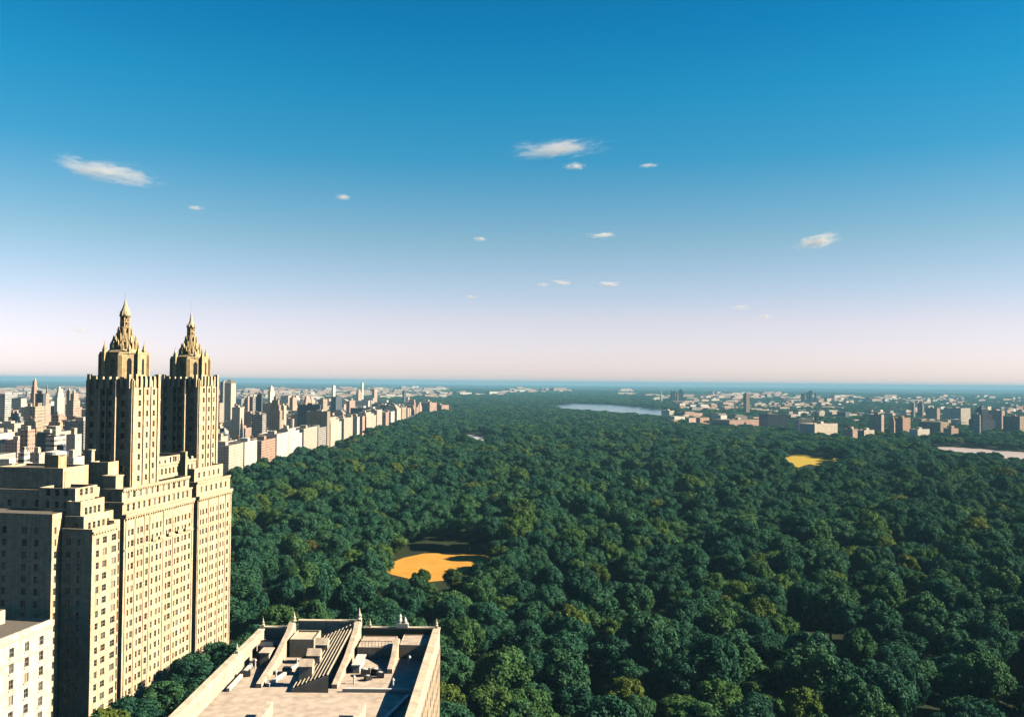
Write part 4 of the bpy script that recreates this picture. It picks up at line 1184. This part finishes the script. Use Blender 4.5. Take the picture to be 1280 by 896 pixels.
def trunk_mesh(seed, h=9.0):
    rng = random.Random(seed); mb = MB()
    mb.lathe(0, 0, [(0.55, 0), (0.42, 0.6), (0.34, h * 0.45), (0.24, h * 0.8), (0.12, h)], 8)
    for k in range(5):
        a = k * 2.4 + rng.random(); z = h * rng.uniform(0.4, 0.75); L = rng.uniform(2.5, 4.2)
        mb.beam((0, 0, z), (L * math.cos(a), L * math.sin(a), z + L * 0.8), 0.18, 0.18)
    return mb.mesh('trunk', [M['bark']])


LEAF = leaf_mat('green_leaves', (0.014, 0.062, 0.037), (0.062, 0.172, 0.082))
LEAF_Y = leaf_mat('yellow_green_leaves', (0.06, 0.085, 0.018), (0.14, 0.14, 0.03), odd=[(0, (1, 1, 1)), (1, (1.15, 1.05, 0.9))])
LEAF_O = leaf_mat('orange_leaves', (0.20, 0.09, 0.015), (0.34, 0.17, 0.02), odd=[(0, (1, 1, 1)), (1, (1.1, 1, .9))])
LEAF_B = leaf_mat('bright_green_leaves', (0.03, 0.075, 0.018), (0.08, 0.14, 0.035), odd=[(0, (1, 1, 1)), (1, (1.15, 1.05, 0.9))])
NV = 10
NEAR = [crown_mesh('crown', 100 + i, int(RNG.integers(26, 40)), 8500, 0.56, H=float(RNG.uniform(5.6, 7.4)), mat=LEAF) for i in range(NV)]
FARM = [crown_mesh('far_crown', 200 + i, int(RNG.integers(16, 24)), 1300, 1.25, H=float(RNG.uniform(5.0, 6.4)), mat=LEAF) for i in range(6)]
TRUNKS = [trunk_mesh(i) for i in range(4)]

BLD_RECTS = HAND


def blocked(x, y, d):
    if inside(SAND, x, y) or inside(YEL, x, y) or inside(PATHP, x, y) or inside(POND, x, y) or inside(PLOT, x, y) or inside(LAKE, x, y) or inside(RIVER, x, y): return True
    for k in (1.02, 1.04, 1.06, 1.08, 1.10):
        if inside(YEL, x * k, y * k) or inside(DIRT, x * k, y * k) or inside(DIRT, x * (k + 0.06), y * (k + 0.06)) or (k < 1.07 and inside(SAND, x * k, y * k)) or (k < 1.05 and inside(LAKE, x * k, y * k)) or inside(POND, x * k, y * k) or (k < 1.09 and inside(PLOT, x * k, y * k)): return True
    bx_, by_ = w2b(x, y)
    if bx_ < 6 and by_ < 96 and by_ > -80: return True
    if x < 2 - 12 and x > -53 and 90 < y < 186: return True
    if x < -277 and y < 3400: return True
    if y < 480 and x < -118 - (y - 270) * 0.02 and by_ <= 96: return True
    return False


FGRID = {}
for fx, fy, fr in FOOT:
    FGRID.setdefault((int(fx // 100), int(fy // 100)), []).append((fx, fy, fr))


def on_building(x, y, g=4.0):
    i, j = int(x // 100), int(y // 100)
    for a in (i - 1, i, i + 1):
        for b in (j - 1, j, j + 1):
            for fx, fy, fr in FGRID.get((a, b), ()):
                if abs(fx - x) < fr + g and abs(fy - y) < fr + g: return True
    return False


trees = []     # (x, y, scale, zscale, near)
OPEN = [SAND, YEL, POND, PLOT, LAKE, RIVER]


def lowered(x, y):
    """trees that stand between the camera and an opening are younger and lower"""
    for k in (1.03, 1.06, 1.09, 1.12, 1.15, 1.18, 1.21):
        for pl in OPEN:
            if inside(pl, x * k, y * k): return True
    return False


def scatter(y0, y1, sp, smin, smax, hole, far, flat=1.0):
    y = y0
    r = 0
    while y < y1:
        xl, xr = -0.62 * y - 60, 0.60 * y + 70
        if y < 3400: xl = max(xl, -278)
        else: xl = max(xl, -0.2 * y)
        x = xl + (sp / 2 if r % 2 else 0)
        while x < xr:
            xx, yy = x + random.uniform(-.42, .42) * sp, y + random.uniform(-.42, .42) * sp
            x += sp
            if random.random() < hole or blocked(xx, yy, 0) or on_building(xx, yy): continue
            if xx > 0.27 * yy and yy > 1800 and xx > 330:            # thin among the eastern town
                if random.random() < 0.45: continue
            s = random.triangular(smin, smax, (smin + smax) / 2.1)
            sz = s ** 0.7 * random.uniform(0.74, 1.26) * flat
            if yy > 1450 and xx > 0.19 * yy: sz *= 0.72
            if lowered(xx, yy): s *= 0.7; sz *= 0.5
            trees.append((xx, yy, s, sz, far))
        y += sp * 0.88; r += 1


scatter(236, 560, 14.6, 0.8, 1.55, 0.09, False)
scatter(560, 1050, 18.5, 1.05, 1.95, 0.07, False, 0.95)
scatter(1050, 1900, 23, 1.35, 2.4, 0.05, False, 0.78)
scatter(1900, 3400, 25, 1.6, 2.6, 0.05, True, 0.55)
scatter(3400, 7000, 46, 2.4, 4.2, 0.10, True, 0.38)
scatter(7000, 13000, 95, 5.0, 8.5, 0.15, True, 0.22)

# special trees of the photograph: (px, py of crown middle, scale, leaf, label)
SPECIAL = [
    (527, 723, 0.70, LEAF_B, 'small rounded tree standing against the sand field, nearer the twin-towered building'),
    (566, 724, 0.80, LEAF_B, 'bright green tree in front of the sand field edge'),
    (628, 700, 1.15, LEAF_B, 'large yellowish green tree beside the shaded end of the sand field'),
    (338, 681, 0.55, LEAF_O, 'small orange tree close to the twin-towered building'),
    (344, 655, 1.35, LEAF_B, 'big light green tree beyond the small orange tree'),
    (386, 692, 1.1, LEAF_Y, 'yellow-green round tree midway between the twin-towered building and sand field'),
    (426, 662, 0.9, LEAF_Y, 'tree with ochre top above the yellow-green round tree'),
    (868, 716, 0.75, LEAF_O, 'yellow-orange small tree in the middle of the dark canopy'),
    (843, 712, 0.9, LEAF_Y, 'olive yellow tree beside the yellow-orange small tree'),
    (908, 762, 1.0, LEAF_Y, 'golden green tree among dark crowns near the lower canopy'),
    (670, 760, 0.9, LEAF_Y, 'golden tree at the side of the dirt clearing'),
    (742, 724, 1.15, LEAF_B, 'olive green tree leaning over the dirt clearing'),
    (575, 740, 0.8, LEAF_Y, 'tan-tinged tree below the sand field'),
    (960, 645, 0.9, LEAF_Y, 'yellow topped tree far up in the dark canopy'),
    (765, 632, 0.9, LEAF_Y, 'yellow topped tree straight beyond the dirt clearing'),
    (642, 645, 0.9, LEAF_Y, 'yellow-green tree beyond the sand field'),
]
singles = []
for px_, py_, s, mat, lab in SPECIAL:
    g = on_plane(px_, py_, 9.5 * s)
    trees = [t for t in trees if (t[0] - g.x) ** 2 + (t[1] - g.y) ** 2 > (7.5 * s) ** 2]
    singles.append((g.x, g.y, s, s, mat, lab))


def vis_px(t):
    p = project(t[0], t[1], 10 * t[2])
    if p is None: return 0
    if not (20 < p[0] < 1262 and p[1] < 815): return 0
    if p[0] < 294: return 0
    bx_ = project(t[0], t[1], 17 * t[2])
    if 300 < p[0] < 548 and bx_[1] > 772: return 0
    return t[2] / t[1]


trees.sort(key=lambda t: -vis_px(t))
NT = 300 - len(singles)
for k, t in enumerate(trees[:NT]):
    p = project(t[0], t[1], 10)
    hue = 'dark green'
    if p[0] < 480: zone = 'between the twin-towered building and the sand field'
    elif p[0] < 640: zone = 'between the ornate roof and the sand field'
    elif p[0] < 800: zone = 'around the dirt clearing'
    elif p[0] < 1000: zone = 'past the dirt clearing under the yellow-orange tree'
    else: zone = 'far across the canopy below the river'
    size = 'broad' if t[2] > 1.02 else ('middling' if t[2] > 0.82 else 'small')
    singles.append((t[0], t[1], t[2], t[3], None, f'{size} dark green tree packed in the canopy {zone}'))
for k, (x, y, s, sz, mat, lab) in enumerate(singles):
    e = empty('park_tree', (x, y, 0), random.uniform(0, 2 * PI)); tag(e, lab, 'tree', 'park trees' if mat else lab.replace(' tree', ' trees'))
    e.scale = (s, s, sz)
    o = bpy.data.objects.new('trunk', TRUNKS[k % 4]); COL.objects.link(o); o.parent = e
    o = bpy.data.objects.new('crown', NEAR[k % NV]); COL.objects.link(o); o.parent = e; o.location = (0, 0, 9.2)
    if mat:
        o.material_slots[0].link = 'OBJECT'; o.material_slots[0].material = mat


def woodland(name, pts, meshes, label):
    """one object: every far tree of the wood as an instance of a crown mesh"""
    me = bpy.data.meshes.new(name); me.from_pydata([(t[0], t[1], 9.2 * t[3]) for t in pts], [], [])
    n = len(pts)
    a = me.attributes.new('rot', 'FLOAT', 'POINT'); a.data.foreach_set('value', RNG.uniform(0, 2 * PI, n).astype(np.float32))
    a = me.attributes.new('idx', 'INT', 'POINT'); a.data.foreach_set('value', RNG.integers(0, len(meshes), n).astype(np.int32))
    a = me.attributes.new('scl', 'FLOAT_VECTOR', 'POINT'); a.data.foreach_set('vector', np.array([(t[2], t[2], t[3]) for t in pts], dtype=np.float32).ravel())
    o = bpy.data.objects.new(name, me); COL.objects.link(o)
    tag(o, label, 'woodland', kind='stuff')
    ng = bpy.data.node_groups.new(name, 'GeometryNodeTree')
    ng.interface.new_socket('Geometry', in_out='INPUT', socket_type='NodeSocketGeometry'); ng.interface.new_socket('Geometry', in_out='OUTPUT', socket_type='NodeSocketGeometry')
    gi = ng.nodes.new('NodeGroupInput'); go = ng.nodes.new('NodeGroupOutput')
    iop = ng.nodes.new('GeometryNodeInstanceOnPoints'); join = ng.nodes.new('GeometryNodeJoinGeometry')
    for m in reversed(meshes):
        so_ = bpy.data.objects.new('crown_source', m)        # never linked to the scene
        oi = ng.nodes.new('GeometryNodeObjectInfo'); oi.inputs['Object'].default_value = so_; oi.inputs['As Instance'].default_value = False
        g2 = ng.nodes.new('GeometryNodeGeometryToInstance')
        ng.links.new(oi.outputs['Geometry'], g2.inputs[0]); ng.links.new(g2.outputs[0], join.inputs[0])
    def attr(nm, typ):
        q = ng.nodes.new('GeometryNodeInputNamedAttribute'); q.data_type = typ; q.inputs['Name'].default_value = nm
        return next(s for s in q.outputs if s.enabled and s.name == 'Attribute')
    cx_ = ng.nodes.new('ShaderNodeCombineXYZ'); ng.links.new(attr('rot', 'FLOAT'), cx_.inputs[2])
    ng.links.new(gi.outputs[0], iop.inputs['Points']); ng.links.new(join.outputs[0], iop.inputs['Instance'])
    iop.inputs['Pick Instance'].default_value = True
    ng.links.new(attr('idx', 'INT'), iop.inputs['Instance Index']); ng.links.new(cx_.outputs[0], iop.inputs['Rotation']); ng.links.new(attr('scl', 'FLOAT_VECTOR'), iop.inputs['Scale'])
    ng.links.new(iop.outputs[0], go.inputs[0])
    md = o.modifiers.new('woodland', 'NODES'); md.node_group = ng
    return o


rest = trees[NT:]
woodland('park_woodland', [t for t in rest if not t[4]], NEAR, 'dense mass of dark green treetops filling the park')
woodland('far_woodland', [t for t in rest if t[4]], FARM, 'hazy blue-green woods stretching to the horizon')

# ------------------------------------------------------------------ clouds
def cloud_mat(name, dens, seed, stretch):
    m, nt, out = new_mat(name)
    tc = nt.nodes.new('ShaderNodeTexCoord')
    # warp the coordinates so that the outline frays into wisps
    wn = nt.nodes.new('ShaderNodeTexNoise'); wn.inputs['Scale'].default_value = 1.9; wn.inputs['Detail'].default_value = 6; wn.inputs['Roughness'].default_value = 0.6
    off = nt.nodes.new('ShaderNodeVectorMath'); off.operation = 'ADD'; off.inputs[1].default_value = (seed * 2.3, seed * 1.1, seed * 0.7)
    nt.links.new(tc.outputs['Object'], off.inputs[0]); nt.links.new(off.outputs[0], wn.inputs['Vector'])
    cen = nt.nodes.new('ShaderNodeVectorMath'); cen.operation = 'MULTIPLY_ADD'
    cen.inputs[1].default_value = (1.7, 1.0, 2.6); cen.inputs[2].default_value = (-0.85, -0.5, -1.3)
    nt.links.new(wn.outputs['Color'], cen.inputs[0])
    ad = nt.nodes.new('ShaderNodeVectorMath'); ad.operation = 'ADD'; nt.links.new(tc.outputs['Object'], ad.inputs[0]); nt.links.new(cen.outputs[0], ad.inputs[1])
    ln = nt.nodes.new('ShaderNodeVectorMath'); ln.operation = 'LENGTH'; nt.links.new(ad.outputs[0], ln.inputs[0])
    l2 = nt.nodes.new('ShaderNodeVectorMath'); l2.operation = 'LENGTH'; nt.links.new(tc.outputs['Object'], l2.inputs[0])
    fall = math_node(nt, 'MAXIMUM', math_node(nt, 'SUBTRACT', 0.85, ln.outputs['Value']), 0.0)
    edge = math_node(nt, 'MAXIMUM', math_node(nt, 'SUBTRACT', 1.0, l2.outputs['Value']), 0.0)
    mp = nt.nodes.new('ShaderNodeMapping'); mp.inputs['Location'].default_value = (seed * 3.1, seed * 1.7, seed); mp.inputs['Scale'].default_value = (stretch, stretch * 0.6, 1.0)
    nt.links.new(ad.outputs[0], mp.inputs['Vector'])
    nz = noise(nt, mp.outputs[0], 3.6, 8, 0.66)
    x = math_node(nt, 'ADD', math_node(nt, 'MULTIPLY', fall, 1.15), math_node(nt, 'MULTIPLY', math_node(nt, 'SUBTRACT', nz, 0.5), 2.2))
    x = math_node(nt, 'MAXIMUM', math_node(nt, 'SUBTRACT', x, 0.30), 0.0)
    x = math_node(nt, 'MULTIPLY', x, math_node(nt, 'MINIMUM', math_node(nt, 'MULTIPLY', edge, 4.0), 1.0))
    v = math_node(nt, 'MULTIPLY', x, dens)
    pv = nt.nodes.new('ShaderNodeVolumePrincipled'); pv.inputs['Color'].default_value = (1.0, 0.985, 0.99, 1); pv.inputs['Anisotropy'].default_value = 0.0
    nt.links.new(v, pv.inputs['Density']); nt.links.new(pv.outputs[0], out.inputs['Volume'])
    return m


CLOUDS = [
    (136, 214, 150, 34, 6, 1.0, 'long white wisp of cloud high over the first spired tower'),
    (696, 186, 140, 28, -5, 1.0, 'largest ragged white cloud in the middle of the sky'),
    (718, 208, 36, 13, -2, 0.9, 'small flat cloud just under the largest ragged cloud'),
    (810, 207, 30, 8, 0, 0.7, 'thin short cloud streak level with the largest ragged cloud'),
    (244, 260, 26, 9, 0, 0.7, 'tiny cloud puff over the second spired tower'),
    (428, 247, 24, 12, 0, 0.7, 'tiny pinkish cloud puff alone in the blue'),
    (600, 299, 22, 10, 0, 0.6, 'faint tiny puff halfway down the sky'),
    (753, 294, 48, 10, -1, 0.9, 'flat lens-like cloud streak under the largest ragged cloud'),
    (1021, 302, 74, 24, -13, 1.1, 'bright slanting cloud wisp over the eastern horizon'),
    (702, 353, 34, 10, 6, 0.9, 'small bright cloud low over the park, slightly tilted'),
    (762, 355, 36, 10, 0, 0.9, 'small flat pinkish cloud low over the reservoir'),
    (678, 356, 20, 10, 0, 0.5, 'faint puff touching the tilted low cloud'),
    (925, 384, 34, 11, 0, 0.6, 'faint pink streak low over the eastern town'),
    (957, 396, 24, 9, 0, 0.5, 'faintest pink streak below another low streak'),
    (589, 371, 18, 8, 0, 0.5, 'faint white fleck low over the far woods'),
    (100, 413, 34, 12, 0, 0.45, 'faint pink smear low beside the first spired tower'),
]
ico2 = bpy.data.meshes.new('cloud')
_v, _f = ico(3)
ico2.from_pydata(_v.tolist(), [], [tuple(int(a) for a in q) for q in _f]); ico2.update()
for i, (px_, py_, wp, hp, tilt, den, lab) in enumerate(CLOUDS):
    r = ray(px_, py_); alt = 1500.0
    t = (alt) / r.z
    P = Vector((0, 0, CAMZ)) + r * t
    sx = 1.15 * wp / F * P.y / 2; sz = (1.0 if wp > 60 else 0.95) * hp / F * P.y / 2
    me = ico2.copy(); me.materials.append(cloud_mat('cloud_vapour', (den * 0.75 if wp > 60 else den * 0.8) * 5.5 / (sx * 0.6), i + 1, 1.6))
    o = bpy.data.objects.new('cloud', me); COL.objects.link(o); o.location = P
    o.scale = (sx, sx * 0.6, sz); o.rotation_euler = (0, math.radians(tilt), -math.atan2(P.x, P.y))
    tag(o, lab, 'cloud', 'scattered small clouds')

# ------------------------------------------------------------------ haze
HZ = 33500.0
mb = MB(); mb.box(-HZ - 2000, HZ + 2000, -4000, HZ + 2000, -1.0, 140.5)
hm, nt, out = new_mat('haze_air')
pv = nt.nodes.new('ShaderNodeVolumePrincipled'); pv.inputs['Color'].default_value = (0.27, 0.60, 0.84, 1); pv.inputs['Density'].default_value = 6.5e-5; pv.inputs['Anisotropy'].default_value = 0.0
nt.links.new(pv.outputs[0], out.inputs['Volume'])
tag(mb.build('haze', hm), 'pale blue haze lying over the distant woods and town', 'haze', kind='stuff')

# ------------------------------------------------------------------ render settings
SC.render.engine = 'CYCLES'
SC.view_settings.view_transform = 'Standard'; SC.view_settings.look = 'None'
SC.view_settings.exposure = 1.03; SC.view_settings.gamma = 1.0; SC.view_settings.use_curve_mapping = False
cy = SC.cycles
cy.use_denoising = True
try: cy.denoiser = 'OPENIMAGEDENOISE'
except Exception: pass
cy.max_bounces = 4; cy.diffuse_bounces = 0; cy.glossy_bounces = 2; cy.transmission_bounces = 2; cy.volume_bounces = 2; cy.transparent_max_bounces = 8
cy.use_adaptive_sampling = True; cy.adaptive_threshold = 0.02
cy.sample_clamp_indirect = 4.0
SC.render.film_transparent = False
